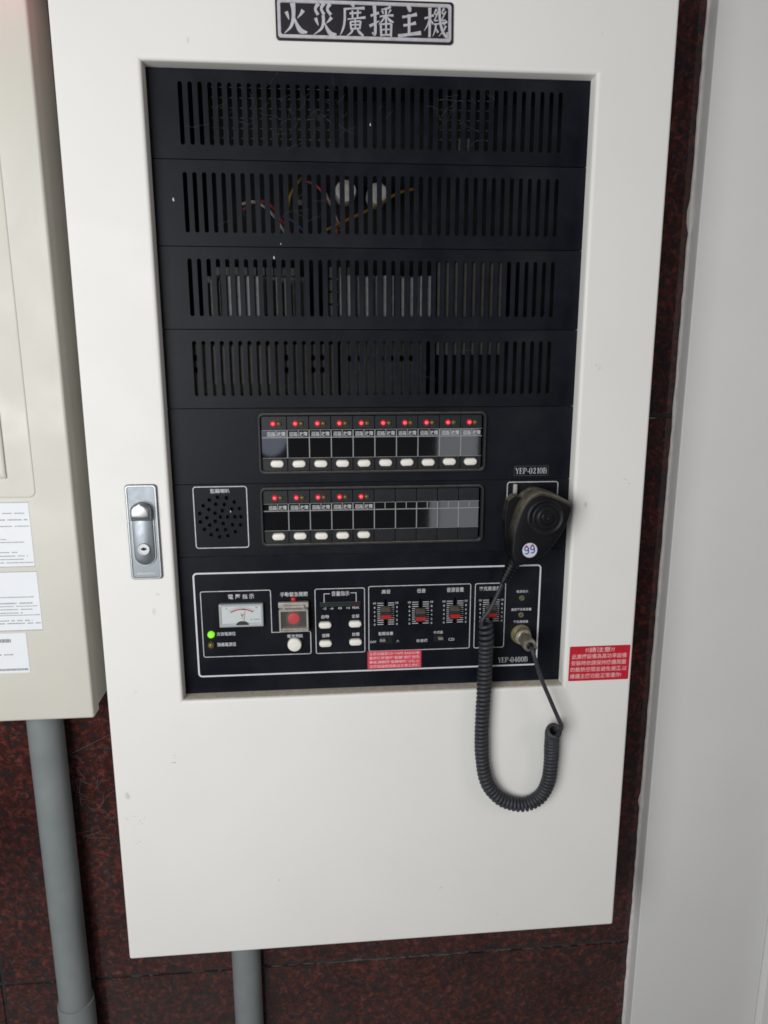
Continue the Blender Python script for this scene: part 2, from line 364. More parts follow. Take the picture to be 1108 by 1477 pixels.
GL = {}
def glyphs(body, bold, res):
    k = (body, bold, res)
    if k not in GL:
        cu = bpy.data.curves.new('glyphs', 'FONT'); cu.body = body; cu.resolution_u = res; cu.offset = bold; cu.size = 1.0
        o = bpy.data.objects.new('glyphs', cu); me = o.to_mesh()
        GL[k] = ([tuple(v.co) for v in me.vertices], [tuple(p.vertices) for p in me.polygons])
        o.to_mesh_clear(); bpy.data.objects.remove(o); bpy.data.curves.remove(cu)
    return GL[k]

def world_loc(o):
    l = Vector((0, 0, 0))
    while o is not None: l = l+Vector(o.location); o = o.parent
    return l
def build(name, mb, material, parent=None, bevel=0, seg=2, smooth=True, angle=40, label=None, kind=None, recalc=True, origin=None):
    me = bpy.data.meshes.new(name)
    vs = [Vector(p)/1000 for p in mb.v]
    if origin is None:
        lo = Vector((min(v[i] for v in vs) for i in range(3))); hi = Vector((max(v[i] for v in vs) for i in range(3))); o3 = (lo+hi)/2
    else: o3 = Vector(origin)/1000
    me.from_pydata([v-o3 for v in vs], [], mb.f)
    bm = bmesh.new(); bm.from_mesh(me)
    if recalc: bmesh.ops.recalc_face_normals(bm, faces=bm.faces)
    if bevel:
        ed = [e for e in bm.edges if len(e.link_faces) == 2 and e.calc_face_angle(0) > math.radians(35)]
        rb = bmesh.ops.bevel(bm, geom=ed, offset=bevel/1000, offset_type='OFFSET', segments=seg, profile=0.5, affect='EDGES', clamp_overlap=True)
    flags = None
    if bevel:
        rounded = set(rb['faces']); bm.faces.ensure_lookup_table(); flags = [f in rounded for f in bm.faces]   # big faces stay flat, only the rounded edges are smooth
    bm.to_mesh(me); bm.free()
    if smooth:
        me.polygons.foreach_set('use_smooth', [True]*len(me.polygons)); me.set_sharp_from_angle(angle=math.radians(angle))
        if flags: me.polygons.foreach_set('use_smooth', flags)
    me.materials.append(MATS[material] if isinstance(material, str) else material)
    ob = bpy.data.objects.new(name, me); COL.objects.link(ob)
    if parent is not None: ob.parent = parent
    ob.location = o3-(world_loc(parent) if parent is not None else Vector((0, 0, 0)))
    if label: ob['label'] = label
    if kind: ob['kind'] = kind
    return ob
def thing(name, label, cat, loc, group=None):
    o = bpy.data.objects.new(name, None); COL.objects.link(o); o.empty_display_size = 0.05
    o.location = Vector(loc)/1000; o['label'] = label; o['category'] = cat
    if group: o['group'] = group
    return o
def copy_part(o, parent, shift):
    """a part and its sub-parts again, moved by shift mm (mesh data shared)"""
    c = o.copy(); COL.objects.link(c); c.parent = parent; c.location = o.location+Vector(shift)/1000
    for ch in list(o.children):
        d = ch.copy(); COL.objects.link(d); d.parent = c
    return c

# ------------------------------------------------------------------ granite wall
WALL = 120.0
wall = thing('granite_wall', 'polished dark red and black granite tile wall behind the cabinets and pipes', 'wall', (200, 130, -900))
G = 2.5
xs = [(-1380, -321), (-321, 738), (738, 1797)]
zs = [(-1361, -513), (-513, 335), (335, 1183)]
for (xa, xb) in xs:
    for (za, zb) in zs:
        if xa > 700 and za < -1000: continue
        m = MB(); m.box(xa+G, xb-G, WALL, WALL+18, za+G, zb-G)
        build('granite_tile', m, 'granite', wall, bevel=1.0)
m = MB(); m.box(-1380, 1797, WALL+2.2, WALL+30, -1361, 1183)
build('grout', m, 'grout_grey', wall)
# crumbling sealant left along the lower joint
m = MB(); rs = random.Random(3)
for i in range(170):
    x = rs.uniform(-310, 655)
    if rs.random() < 0.7: x = rs.gauss(250, 120)
    if not -318 < x < 657: continue
    z = -513-2.3+rs.gauss(0, 0.8); a = abs(rs.gauss(0, 5))+0.8; b = abs(rs.gauss(0, 0.8))+0.35
    pts = [(x+a*math.cos(t*math.tau/7)*rs.uniform(.6, 1), z+b*math.sin(t*math.tau/7)*rs.uniform(.6, 1)) for t in range(7)]
    m.prism(pts, WALL+rs.uniform(0.1, 1.4), WALL+4)
build('sealant_crumbs', m, 'sealant', wall, kind='stuff')

m = MB(); m.box(-3000, 3000, -5000, WALL-1, -1310, -1300)
mat('floor_tile', (0.38, 0.37, 0.36), 0.35, vary=0.12, vscale=6)
build('floor', m, 'floor_tile', None, kind='structure')

# ------------------------------------------------------------------ white broadcast cabinet
cab = thing('broadcast_cabinet', 'white enamelled wall cabinet with black rack panels, red indicator lights and a nameplate', 'cabinet', (240, 60, -367.7))
DX0, DX1, DZ0, DZ1 = -89.7, 568.6, -367.7, 830.0
OW, OH = 480.0, 711.2
m = MB()                                     # body: open box behind the door
bx0, bx1, bz0, bz1 = DX0+4, DX1-4, DZ0+4, DZ1-4
m.box(bx0, bx0+2, 22, WALL-1, bz0, bz1); m.box(bx1-2, bx1, 22, WALL-1, bz0, bz1)
m.box(bx0+2, bx1-2, 22, WALL-1, bz0, bz0+2); m.box(bx0+2, bx1-2, 22, WALL-1, bz1-2, bz1)
m.box(bx0+2, bx1-2, WALL-3, WALL-1, bz0+2, bz1-2)
build('cabinet_body', m, 'white_enamel', cab, bevel=0.5)
def rl(i, y, r=2.0):                         # outer outline of the door sheet, inset by i
    out = []
    for x, z in rrect(DX0+i, DX1-i, DZ0+i, DZ1-i, max(r-i, 0.3), 5):
        k = (x-DX0)/(DX1-DX0); out.append((x+(z-200)*(0.0037*(1-k)-0.0042*k), y, z+((-2.2)*(1-k)+1.4*k if z < 0 else 0)))
    return out
def ol(i, y):                                # outline of the rack opening, grown by i
    return [(x, y, z) for x, z in rrect(-i, OW+i, -i, OH+i, 0.6+max(i, 0)*0.25, 5)]
m = MB()
steps = [(0.0, 21)]+[(2.6*(1-math.cos(a)), 2.6*(1-math.sin(a))) for a in [math.radians(t) for t in (0, 22, 45, 68, 90)]]
loops = [rl(i, y, 3.0) for i, y in steps]
loops.append(rl(3.6, 0, 3.0)); F = 4.0; loops.append(ol(F+1.0, 0))
for t in (0, 22, 45, 68, 90):
    a = math.radians(t); loops.append(ol(F*(1-math.sin(a)), F*(1-math.cos(a))))
loops.append(ol(0, 26))
m.loft(loops)
build('door', m, 'door_dusty', cab, angle=60)

# nameplate: raised silver brush characters on a black plate
tilt = Matrix.Translation((230, 0, 752)) @ Matrix.Rotation(math.radians(-0.35), 4, 'Y') @ Matrix.Translation((-230, 0, -752))
NX0, NX1, NZ0, NZ1 = 138.0, 322.2, 733.3, 773.0
m = MB(); m.pillow(lambda i: rrect(NX0+i, NX1-i, NZ0+i, NZ1-i, 3.5-i*0.5, 6), [(0, 0.2), (0, -1.6), (0.5, -2.1)]); m.move(tilt)
plate = build('name_plate', m, 'plate_black', cab)
m = MB()
lo = lambda i, y: [(x, y, z) for x, z in rrect(NX0+2.0+i, NX1-2.0-i, NZ0+2.0+i, NZ1-2.0-i, 3.2-i*0.4, 6)]
m.loft([lo(0, -2.15), lo(0.5, -2.9), lo(3.0, -2.9), lo(3.5, -2.15)]); m.move(tilt)
build('silver_rim', m, 'plate_silver', plate)
STROKES = {
 '火': [[(12,30,11),(17,40,9),(23,54,2)], [(84,24,13),(74,36,8),(58,50,1.5)], [(40,3,17),(43,25,13),(40,55,11),(28,78,8),(2,97,2)], [(45,45,3),(55,68,10),(72,88,15),(99,93,5)]],
 '災': [[(24,2,14),(10,19,9),(22,37,10)], [(48,0,14),(36,18,9),(48,36,10)], [(74,2,14),(62,19,9),(78,36,10)], [(10,47,11),(15,57,9),(22,70,2)], [(80,44,12),(70,53,8),(56,63,1.5)], [(43,38,11),(44,58,10),(34,80,8),(1,99,2)], [(48,60,3),(60,80,10),(76,95,14),(100,96,5)]],
 '廣': [[(47,-2,12),(56,9,8)], [(16,17,8),(50,14,6),(97,12,11)], [(20,14,9),(19,50,9),(13,76,8),(0,99,2)], [(38,30,7),(84,26,6)], [(49,20,7),(50,44,7)], [(71,18,7),(69,42,7)], [(30,48,5),(60,45,5),(100,41,9)], [(41,56,7),(44,80,7)], [(81,53,8),(77,78,7)], [(41,56,6),(81,53,6)], [(43,66,5),(79,64,5)], [(44,78,6),(77,76,6)], [(60,46,6),(60,78,6)], [(50,81,8),(42,91,7),(26,100,2)], [(68,80,5),(78,90,10),(92,99,5)]],
 '播': [[(5,35,9),(20,30,7),(39,25,10)], [(20,2,14),(23,45,11),(22,92,10),(10,86,3)], [(0,67,11),(18,60,8),(40,50,3)], [(88,5,10),(72,11,7),(48,14,2)], [(52,17,9),(58,28,4)], [(88,14,9),(78,27,3)], [(42,37,6),(70,33,6),(99,32,8)], [(68,9,8),(68,58,8)], [(64,36,7),(52,50,6),(38,61,2)], [(71,36,3),(84,48,9),(100,54,4)], [(46,61,8),(48,99,8)], [(46,61,6),(90,58,6)], [(90,58,9),(88,99,8)], [(48,78,5),(88,76,5)], [(48,95,6),(88,93,6)], [(68,60,7),(68,95,7)]],
 '主': [[(42,1,10),(50,8,16),(54,19,8)], [(20,36,10),(50,32,8),(82,26,14)], [(25,62,10),(50,59,8),(78,53,13)], [(49,27,14),(49,60,11),(49,88,11)], [(2,96,13),(50,90,11),(100,84,16)]],
 '機': [[(1,38,8),(20,33,6),(40,27,9)], [(23,4,13),(23,50,10),(22,97,10)], [(22,38,7),(14,58,6),(0,76,2)], [(27,42,4),(37,55,8)], [(52,8,9),(43,22,5),(55,25,6)], [(58,16,7),(50,32,5),(43,44,5),(58,43,5)], [(84,5,9),(75,19,5),(88,23,6)], [(91,14,7),(82,30,5),(74,42,5),(91,42,5)], [(40,56,5),(70,53,5),(98,47,8)], [(63,2,11),(67,45,9),(78,76,10),(96,97,8)], [(98,99,4),(98,80,7)], [(92,60,8),(80,78,6),(62,93,2)], [(50,58,7),(45,76,6),(36,94,2)], [(49,68,4),(59,82,8)], [(76,48,4),(88,56,8)]],
}
centers = [('火', 158.3, 24), ('災', 188.3, 23.5), ('廣', 217.0, 26.5), ('播', 247.0, 25), ('主', 275.8, 24.5), ('機', 303.8, 24.5)]
for ch, cx, cw in centers:
    m = MB(); hh = 29.5
    for k, st in enumerate(STROKES[ch]):
        m.stroke([(cx+(p[0]-50)/100*cw, 753.2+(50-p[1])/100*hh, p[2]/100*26*{'火': 1.2, '災': 1.12, '主': 0.95}.get(ch, 1.0)) for p in st], -3.0-0.035*k, 1.0)
    m.move(tilt)
    build('raised_character', m, 'plate_silver', plate, angle=30, recalc=False)

# swing-handle lock
m = MB(); m.pillow(lambda i: rrect(-49.6+i, -13.6-i, 157.8+i, 271.2-i, 4.0-i*0.5, 6), [(0, 0.3), (0, -2.2), (0.7, -3.0), (2.4, -3.0), (2.9, -2.4)])
lock = build('door_lock', m, 'chrome_satin', cab)
m = MB(); lo = lambda i, y: [(x, y, z) for x, z in rrect(-49.6+i, -13.6-i, 157.8+i, 271.2-i, 4.0-i*0.4, 6)]
m.loft([lo(0.6, -2.95), lo(1.1, -3.6), lo(2.3, -3.6), lo(2.8, -2.5)]); build('lock_rim', m, 'chrome_bright', lock)
m = MB(); lo = lambda i, y: [(x, y, z) for x, z in stadium(-44.6+i, -18.8-i, 175+i, 250.5-i, 10)]
m.loft([lo(-0.6, -2.2), lo(0.2, -4.2), lo(1.2, -4.2), lo(1.7, -2.6)]); build('paddle_rim', m, 'chrome_bright', lock)
m = MB(); lo = lambda i, y: [(x, y, z) for x, z in stadium(-43.4+i, -20.0-i, 176.2+i, 249-i, 10)]
m.loft([lo(0, -2.3), lo(0, -5.2), lo(1.0, -6.0)], True, True); build('paddle', m, 'chrome_satin', lock)
m = MB()                                     # bulging finger tab at the top of the paddle
tab = []
for y, z0, z1, k in ((-5.6, 229, 250.8, 0), (-11.5, 231.5, 251.2, 0.4), (-14.0, 234, 250, 1.6), (-14.6, 236.5, 247.5, 3.5)):
    pts = [(-43.4+k, z0), (-20.0-k, z0)]+[(-31.7+(11.7-k)*math.cos(math.radians(a)), z1-9+9*math.sin(math.radians(a))) for a in range(0, 181, 15)]
    tab.append([(x, y, z) for x, z in pts])
m.loft(tab, True, True); build('finger_tab', m, 'chrome_bright', lock, angle=50)
m = MB(); m.lathe((-31.8, -5.9, 195.6), (0, -1, 0), [(7.2, 0), (7.2, 1.2), (6.6, 1.8), (5.4, 1.8), (5.2, 1.2), (0.01, 1.2)]); build('key_cylinder', m, 'chrome_bright', lock)
m = MB(); m.box(-35.0, -28.6, -7.35, -6.9, 194.9, 196.9); m.box(-33.2, -30.4, -7.36, -6.91, 194.2, 197.8); build('keyhole', m, 'dead_black', lock)
m = MB(); rs = random.Random(5)
for i in range(9):
    x = -42.5+i*2.35; m.box(x, x+1.7, -2.75, -2.35, 163.9, 166.2)
build('embossed_lettering', m, 'chrome_bright', lock)

# red warning sticker on the door
m = MB(); m.pillow(lambda i: rrect(486.2+i, 565.8-i, 5.8+i, 53.2-i, 1.2, 3), [(0, 0.05), (0, -0.22)])
stk = build('warning_sticker', m, 'sticker_red', cab)
m = MB(); y = -0.3
m.text('!!請注意!!', 507, 545, 44.6, 51.4, y, 0.012)
for k, (t, a, b) in enumerate((('此廣播設備為高功率設備', 489.5, 561.5), ('安裝時依請保持機櫃周圍', 489.0, 561.0), ('的散熱空間並避免潮溼,以', 488.5, 563.0), ('維護主機功能正常運作!', 488.5, 556.0))):
    m.text(t, a, b, 36.0-k*8.95, 42.6-k*8.95, y, 0.008)
build('sticker_lettering', m, 'sticker_text', stk)

# ------------------------------------------------------------------ rack panels
RY = 18.0
U = 44.45
def face_z(k0, units): return OH-(k0+units)*U, OH-k0*U
# bay behind the panels: black top, sides and base added to darken slots
m = MB()
m.box(-25, 505, WALL-8, WALL-5, -30, OH+30); 
build('rack_back', m, 'dead_black', cab)
m = MB(); m.box(-20, 500, 30, WALL-9, OH+3, OH+5); build('shade_top', m, 'dead_black', cab)
for x in (-20, 498):
    m = MB(); m.box(x, x+2, 30.5, WALL-9, -20, OH+2.5); build('shade_side', m, 'dead_black', cab)
m = MB(); m.box(-20, 500, 30, WALL-9, -24, -22); build('shade_base', m, 'dead_black', cab)
m = MB()
for x0, x1 in ((-6, 12), (468, 486)):
    m = MB(); m.box(x0, x1, 27.5, 29.5, -18, OH+2); build('rack_rail', m, 'steel_dark', cab, bevel=0.5)

vents = []
for i in range(4):
    z0, z1 = face_z(2*i, 2); zc = (z0+z1)/2+0.8
    holes = [stadium(240.7+(k-20)*10.31-2.35, 240.7+(k-20)*10.31+2.35, zc-30.9, zc+30.9, 5) for k in range(41)]
    m = MB(); g = 0.45
    m.plate([(-8, z0+g), (OW+8, z0+g), (OW+8, z1-g), (-8, z1-g)], holes, RY, RY+2.2)
    m.box(-8, OW+8, RY+2.2, RY+9, z1-2.2, z1-g); m.box(-8, OW+8, RY+2.2, RY+9, z0+g, z0+2.2)     # folded flanges
    vents.append(build('vent_panel', m, 'rack_black', cab, angle=30))

for vp, cx, cz, sx, sz, cnt in ((0, 165, 668, 60, 30, 34), (0, 335, 672, 22, 26, 14), (1, 120, 570, 60, 24, 8), (3, 240, 405, 120, 26, 12)):
    m = MB(); rs = random.Random(int(cx))
    for k in range(cnt):
        x = rs.gauss(cx, sx*0.6); z = rs.gauss(cz, sz*0.45); a = rs.gauss(0.6, 0.7); l = abs(rs.gauss(10, 9))+3
        z = min(max(z, face_z(2*vp, 2)[0]+8), face_z(2*vp, 2)[1]-8)
        m.tube(catmull([(x+l*(t_-0.5)*math.cos(a)+rs.uniform(-1.5, 1.5), RY-0.25, z+min(l, 16)*(t_-0.5)*math.sin(a)+rs.uniform(-1.5, 1.5)) for t_ in (0, .33, .66, 1)], 4), 0.13, 4)
    build('dust_hair', m, 'dust_fibre', vents[vp], kind='stuff')
m = MB(); rs = random.Random(8)
for cx, cz, cnt in ((-16.4, -85, 5), (-77, -160, 3), (-60, -162, 4), (-66, -196, 2), (107, -262, 2), (-90, -235, 1), (500, 402, 3), (546, 262, 2), (325, -290, 2), (-20, 140, 3)):
    for k in range(cnt):
        x = cx+rs.gauss(0, 3); z = cz+rs.gauss(0, 3); a = rs.uniform(-0.2, 1.0); l = rs.uniform(1.2, 4.5)
        m.stroke([(x, z, 0.25), (x+l*0.5*math.cos(a), z+l*0.5*math.sin(a)+0.3, rs.uniform(0.4, 0.8)), (x+l*math.cos(a), z+l*math.sin(a), 0.2)], -0.06, 0.04, 4)
build('scuff_marks', m, 'scuff_grey', cab, kind='stuff', recalc=False)

# what shows through the slots
def comp(name, mat_, *boxes, bevel=0.6):
    m = MB()
    for b in boxes: m.box(*b)
    return build(name, m, mat_, cab, bevel=bevel)
def wirep(mat_, pts, r=1.5):
    m = MB(); m.tube(catmull(pts, 8), r, 8); return build('wire', m, mat_, cab)
m = MB()                                     # guard wires behind the top panel
for k in range(6): m.tube([(66, RY+7, 646+k*10), (200, RY+7, 646.5+k*10)], 0.45, 6)
build('wire_guard', m, 'heatsink', cab); m = MB()
for k in range(5): m.tube([(312, RY+8, 650+k*10), (372, RY+8, 650+k*10)], 0.4, 6)
build('wire_guard', m, 'heatsink', cab)
comp('relay_block', 'steel_dark', (335, 352, RY+8, 40, 638, 652));
for cx, cz in ((209.5, 599.5), (246.0, 597.0)):
    m = MB(); m.lathe((cx, 52, cz), (0, -1, 0), [(12.2, -20), (12.2, 5), (11.4, 6.5), (8.5, 6.8), (8, 6.2), (0.01, 6.2)], 20)
    build('capacitor', m, 'cap_white', cab)
wirep('wire_white', [(92, 44, 583), (106, 42, 585), (122, 40, 576), (136, 40, 558), (142, 44, 545)], 1.7)
wirep('wire_red', [(92, 47, 577), (108, 45, 586), (124, 42, 582), (138, 41, 563), (148, 44, 548)], 1.7)
wirep('wire_yellow', [(141, 40, 558), (146, 40, 590), (158, 41, 609), (168, 48, 618)], 1.7)
wirep('wire_yellow', [(182, 38, 553), (200, 38, 562), (240, 38, 580), (268, 40, 596), (290, 46, 603)], 1.7)
wirep('wire_red', [(160, 46, 610), (176, 44, 604), (188, 42, 590), (196, 42, 574), (199, 42, 550)], 1.7)
wirep('wire_white', [(184, 45, 600), (190, 41, 588), (196, 41, 574), (202, 44, 560)], 1.4)
wirep('wire_red', [(150, 44, 556), (158, 44, 550), (164, 46, 545)], 1.8)
wirep('wire_blue', [(132, 46, 572), (145, 43, 568), (158, 43, 558), (170, 45, 548), (182, 44, 552)], 1.6)
comp('terminal_block', 'steel_dark', (150, 166, 40, 60, 582, 588));
# third bay: two finned heat sinks and a brown board
m = MB(); m.box(50, 160, 30, 60, 450, 503)
for k in range(24): m.box(50+k*4.6, 51.8+k*4.6, 25, 30.2, 450, 496+((k*7) % 5)*1.6)
build('heat_sink', m, 'heatsink', cab)
m = MB(); m.box(70, 110, 23.0, 24.8, 456, 503); build('mounting_plate', m, 'heatsink_pale', cab, bevel=0.4)
m = MB(); m.box(195, 311, 29, 62, 450, 505)
for k in range(5): m.box(201+k*23, 217+k*23, 23.5, 29.2, 452, 505-2*(k % 2))
build('heat_sink', m, 'heatsink_pale', cab, bevel=0.8)
m = MB(); m.box(60, 150, 40, 66, 505, 514)
for k in range(9): m.box(62+k*9.6, 67+k*9.6, 37, 40, 505, 514)
build('terminal_block', m, 'steel_dark', cab)
comp('backing_board', 'board_brown', (313, 393, 24.5, 28, 448, 524))
comp('backing_board', 'board_brown', (313, 390, 24.8, 28, 416, 438))
for i in range(4): comp('mounting_plate', 'board_brown', (186, 212, 25.5, 27, 460+14*i, 472+14*i))
# fourth bay: dark steel boxes with round cut-outs
holes = [circle(x, z, 3.4, 12) for x in (34, 76, 86, 138, 168, 179) for z in (413, 399)]
m = MB(); m.plate([(26, 366), (192, 366), (192, 428), (26, 428)], holes, 27, 29); m.box(48, 120, 24.5, 26.9, 383, 426)
build('cover_plate', m, 'board_brown', cab)
m = MB(); m.plate([(200, 366), (300, 366), (300, 440), (200, 440)], [circle(x, 412, 3.6, 12) for x in (212, 224, 236, 248, 260, 272, 284)], 30, 32)
build('cover_plate', m, 'steel_dark', cab)

# -------- zone selector panels
def line(m, x0, x1, z, wd, y): m.sheet([(x0, z-wd/2), (x1, z-wd/2), (x1, z+wd/2), (x0, z+wd/2)], y)
def vline(m, x, z0, z1, wd, y): m.sheet([(x-wd/2, z0), (x+wd/2, z0), (x+wd/2, z1), (x-wd/2, z1)], y)
def face_panel(name, z0, z1, holes=None, label=None):
    m = MB(); g = 0.45
    m.plate([(-8, z0+g), (OW+8, z0+g), (OW+8, z1-g), (-8, z1-g)], holes or [], RY, RY+2.5)
    return build(name, m, 'rack_black', cab, angle=30, label=label)
za, zb = face_z(8, 2)
zone_a = face_panel('selector_panel', za, zb, [rrect(104, 371.5, 280, 347.5, 4)])
BLK = 31
sp_holes = [(42.4,247.7),(52.2,250.9),(62.6,249.9),(71.5,244.7),(34.8,241),(49.7,242.4),(59.8,242),(41.1,236.2),(68.3,236.3),(77.3,236.7),(30.4,231.5),(48.3,231.5),(57,234.5),(38.3,226.2),(54.4,226.8),(63,226.7),(71.5,226.8),(78.5,226.7),(30.5,221.3),(48,221.7),(57.3,218.7),(41.3,217),(68.3,217.1),(77.7,216.7),(34.8,211.9),(49.9,211),(59.8,211),(71.3,208.3),(42.4,205.1),(52.2,202.3),(62.1,203.6)]
zc_, zd_ = face_z(10, 2)
zone_b = face_panel('monitor_panel', zc_, zd_, [rrect(103.5, 371.0, 191.1, 258.6, 4)]+[circle(x, z, 2.55, 12) for x, z in sp_holes])
m = MB(); m.box(24, 86, RY+6, RY+8, 192, 262); build('speaker_cloth', m, 'dead_black', zone_b)

def bezel(dz, dx, panel):
    m = MB()
    lo = lambda i, y: [(x, y, z) for x, z in rrect(102.6+dx+i, 373.2+dx-i, 278.4+dz+i, 350.0+dz-i, 6.5-i*0.8, 6)]
    m.loft([lo(0, RY+1), lo(0, RY-4.2), lo(0.5, RY-5.0), lo(2.2, RY-5.0), lo(2.8, RY-4.2), lo(2.8, RY+2.4)])
    return build('bezel', m, 'bezel_dusty', panel, angle=30)
bezel(0, 0, zone_a); bezel(-88.2, -0.6, zone_b)
PX = 25.85; MX0 = 107.2
def module(live, dx, dz, k):
    """one zone module: body with lamp recesses, two lamps, label window, button"""
    x0 = 110.3 if k else 106.2
    x1 = 110.3+PX-0.5
    if k == 9: x1 = 135.4
    ox = k*PX+dx
    body_y = RY-1.2
    m = MB()
    def bx(a, b, y0, c, d): m.box(a+ox, b+ox, y0, RY+6, c+dz, d+dz)
    bx(x0, x1, body_y, 330.6, 346.2); bx(x0, x1, body_y, 281.4, 296.2)       # upper and lower blocks
    bx(x0, x1, RY+0.6, 296.4, 330.4)                                          # recessed window bed
    md = build('zone_module', m, 'module_black', cab, bevel=0.35, seg=1)
    wy = RY-0.6
    m = MB()
    tl = MOD_TILT.get((live_row[0], k), (0.0, 0.0))
    xm, zm = (x0+x1)/2+ox, 309+dz
    m.box(x0+0.2+ox, x1-0.2+ox, wy, wy+1.0, 297.0+dz, 330.0+dz)
    m.move(Matrix.Translation((xm, wy, zm)) @ Matrix.Rotation(math.radians(tl[0]), 4, 'Z') @ Matrix.Rotation(math.radians(tl[1]), 4, 'X') @ Matrix.Translation((-xm, -wy, -zm)))
    build('card_window', m, 'card_gloss', md, smooth=False)
    py = wy-0.42
    m = MB()
    if k: vline(m, 110.3+ox, 297.2+dz, 329.6+dz, 1.15, py)
    line(m, x0+0.3+ox, x1+0.3+ox, 321.2+dz, 1.1, py-0.03)
    line(m, x0+0.3+ox, x1+0.3+ox, 296.9+dz, 0.5, py-0.03)
    line(m, x0+0.3+ox, x1+0.3+ox, 330.0+dz, 0.5, py-0.03)
    vline(m, 123.4+ox, 322+dz, 329.6+dz, 0.9, py-0.05)
    build('printed_line', m, 'print_grey', md, smooth=False)
    if live:
        m = MB(); m.text('迴路', 112.6+ox, 122.4+ox, 322.4+dz, 328.0+dz, py-0.06, 0.01); m.text('故障', 124.6+ox, 134.2+ox, 322.4+dz, 328.0+dz, py-0.06, 0.01)
        build('printed_text', m, 'print_white', md, smooth=False)
        for nm, cx, mt in (('red_indicator', 120.2, 'red_lens'), ('amber_indicator', 127.2, 'amber_lens')):
            m = MB(); m.lathe((cx+ox, body_y+1, 337.6+dz), (0, -1, 0), [(3.15, 0), (3.15, 1.8), (2.8, 2.9), (2.0, 3.8), (1.0, 4.2), (0.01, 4.35)], 16)
            if nm == 'red_indicator':
                o = build(nm, m, mt, md); o.data.materials.append(MATS['red_lens_core'])
                for p in o.data.polygons:
                    if p.center.y < -0.0006 and (p.center.x**2+p.center.z**2) < 0.0018**2: p.material_index = 1
            else: build(nm, m, mt, md)
        m = MB()
        for cx, r in ((120.2, 4.3), (127.2, 4.3)):
            m.loft([[(x+ox, body_y-d, z+dz) for x, z in circle(cx, 337.6, q, 20)] for q, d in ((r+0.5, -0.1), (r+0.35, 0.7), (r-0.3, 0.7), (r-0.5, -0.3))])
        build('lamp_collar', m, 'bezel_black', md)
        bo = ox-(123.4+ox-180)*0.006
        jr = random.Random(k*7+int(abs(dz))); jz = jr.uniform(-0.3, 0.3); ja = math.radians(jr.uniform(-2, 2))
        m = MB(); m.pillow(lambda i: stadium(115.7+i+bo, 131.1-i+bo, 286.2+i+dz, 294.4-i+dz, 8), [(0, RY), (0, RY-4.6), (0.5, RY-5.4), (1.3, RY-5.8)])
        m.move(Matrix.Translation((123.4+bo, 0, 290.3+dz+jz)) @ Matrix.Rotation(ja, 4, 'Y') @ Matrix.Translation((-123.4-bo, 0, -290.3-dz)))
        build('push_button', m, 'button_ivory', md)
        m = MB(); m.loft([[(x, y, z) for x, z in stadium(115.7-g_+bo, 131.1+g_+bo, 286.2-g_+dz, 294.4+g_+dz, 8)] for g_, y in ((1.5, body_y+0.1), (1.3, body_y-0.5), (0.5, body_y-0.5), (0.4, body_y+0.3))])
        build('button_collar', m, 'bezel_black', md)
    return md
MOD_TILT = {}
for k in range(10):
    MOD_TILT[('a', k)] = (random.uniform(-0.5, 0.5), random.uniform(-0.5, 0.5)); MOD_TILT[('b', k)] = (random.uniform(-0.5, 0.5), random.uniform(-0.5, 0.5))
live_row = ['a']
for k in range(10): module(True, 0, 0, k)
live_row[0] = 'b'
for k in range(10): module(k < 5, -1.0, -88.3, k)

SERIF = {
 'Y': [[(0,1,.2),(.45,.48,.2)], [(.92,1,.09),(.45,.48,.09)], [(.45,.5,.2),(.45,0,.2)], [(-.05,.98,.06),(.28,.98,.06)], [(.7,.98,.06),(1,.98,.06)], [(.25,.02,.06),(.65,.02,.06)]],
 'E': [[(.18,0,.2),(.18,1,.2)], [(0,.97,.07),(.85,.97,.07)], [(0,.03,.07),(.88,.03,.07)], [(.2,.52,.07),(.6,.52,.07)], [(.84,1,.07),(.84,.72,.05)], [(.87,.0,.07),(.9,.3,.05)], [(.6,.65,.06),(.6,.38,.06)]],
 'P': [[(.18,0,.2),(.18,1,.2)], [(0,.97,.07),(.5,.97,.08),(.84,.88,.16),(.86,.66,.18),(.6,.46,.08),(.2,.46,.06)], [(0,.03,.06),(.42,.03,.06)]],
 '-': [[(.1,.36,.15),(.55,.36,.15)]],
 '0': [[(.45,1,.07),(.18,.86,.16),(.12,.5,.2),(.18,.14,.16),(.45,0,.07),(.72,.14,.16),(.78,.5,.2),(.72,.86,.16),(.45,1,.07)]],
 '1': [[(.45,0,.2),(.45,1,.2)], [(.15,.8,.06),(.45,.98,.1)], [(.2,.03,.06),(.7,.03,.06)]],
 '2': [[(.12,.72,.16),(.28,.96,.1),(.66,.92,.16),(.66,.62,.18),(.1,.06,.1)], [(.1,.07,.16),(.8,.07,.16)], [(.8,.05,.06),(.86,.3,.05)]],
 '4': [[(.62,0,.2),(.62,1,.18)], [(.62,1,.06),(.02,.3,.07)], [(0,.3,.1),(.9,.3,.1)]],
 'B': [[(.18,0,.2),(.18,1,.2)], [(0,.97,.07),(.5,.97,.07),(.78,.88,.14),(.78,.64,.15),(.5,.53,.07),(.2,.53,.06)], [(.5,.53,.07),(.86,.44,.15),(.86,.14,.17),(.5,.03,.07),(0,.03,.07)]],
}
def serif(m, s, x0, x1, z0, z1, y):
    ws = {'-': .62, '1': .85}; tot = sum(ws.get(c, 1.08) for c in s); k = (x1-x0)/tot; x = x0
    for c in s:
        for j, st in enumerate(SERIF[c]): m.stroke([(x+p[0]*k, z0+p[1]*(z1-z0), p[2]*k*1.0) for p in st], y-0.01*j, 0.05, 4)
        x += ws.get(c, 1.08)*k
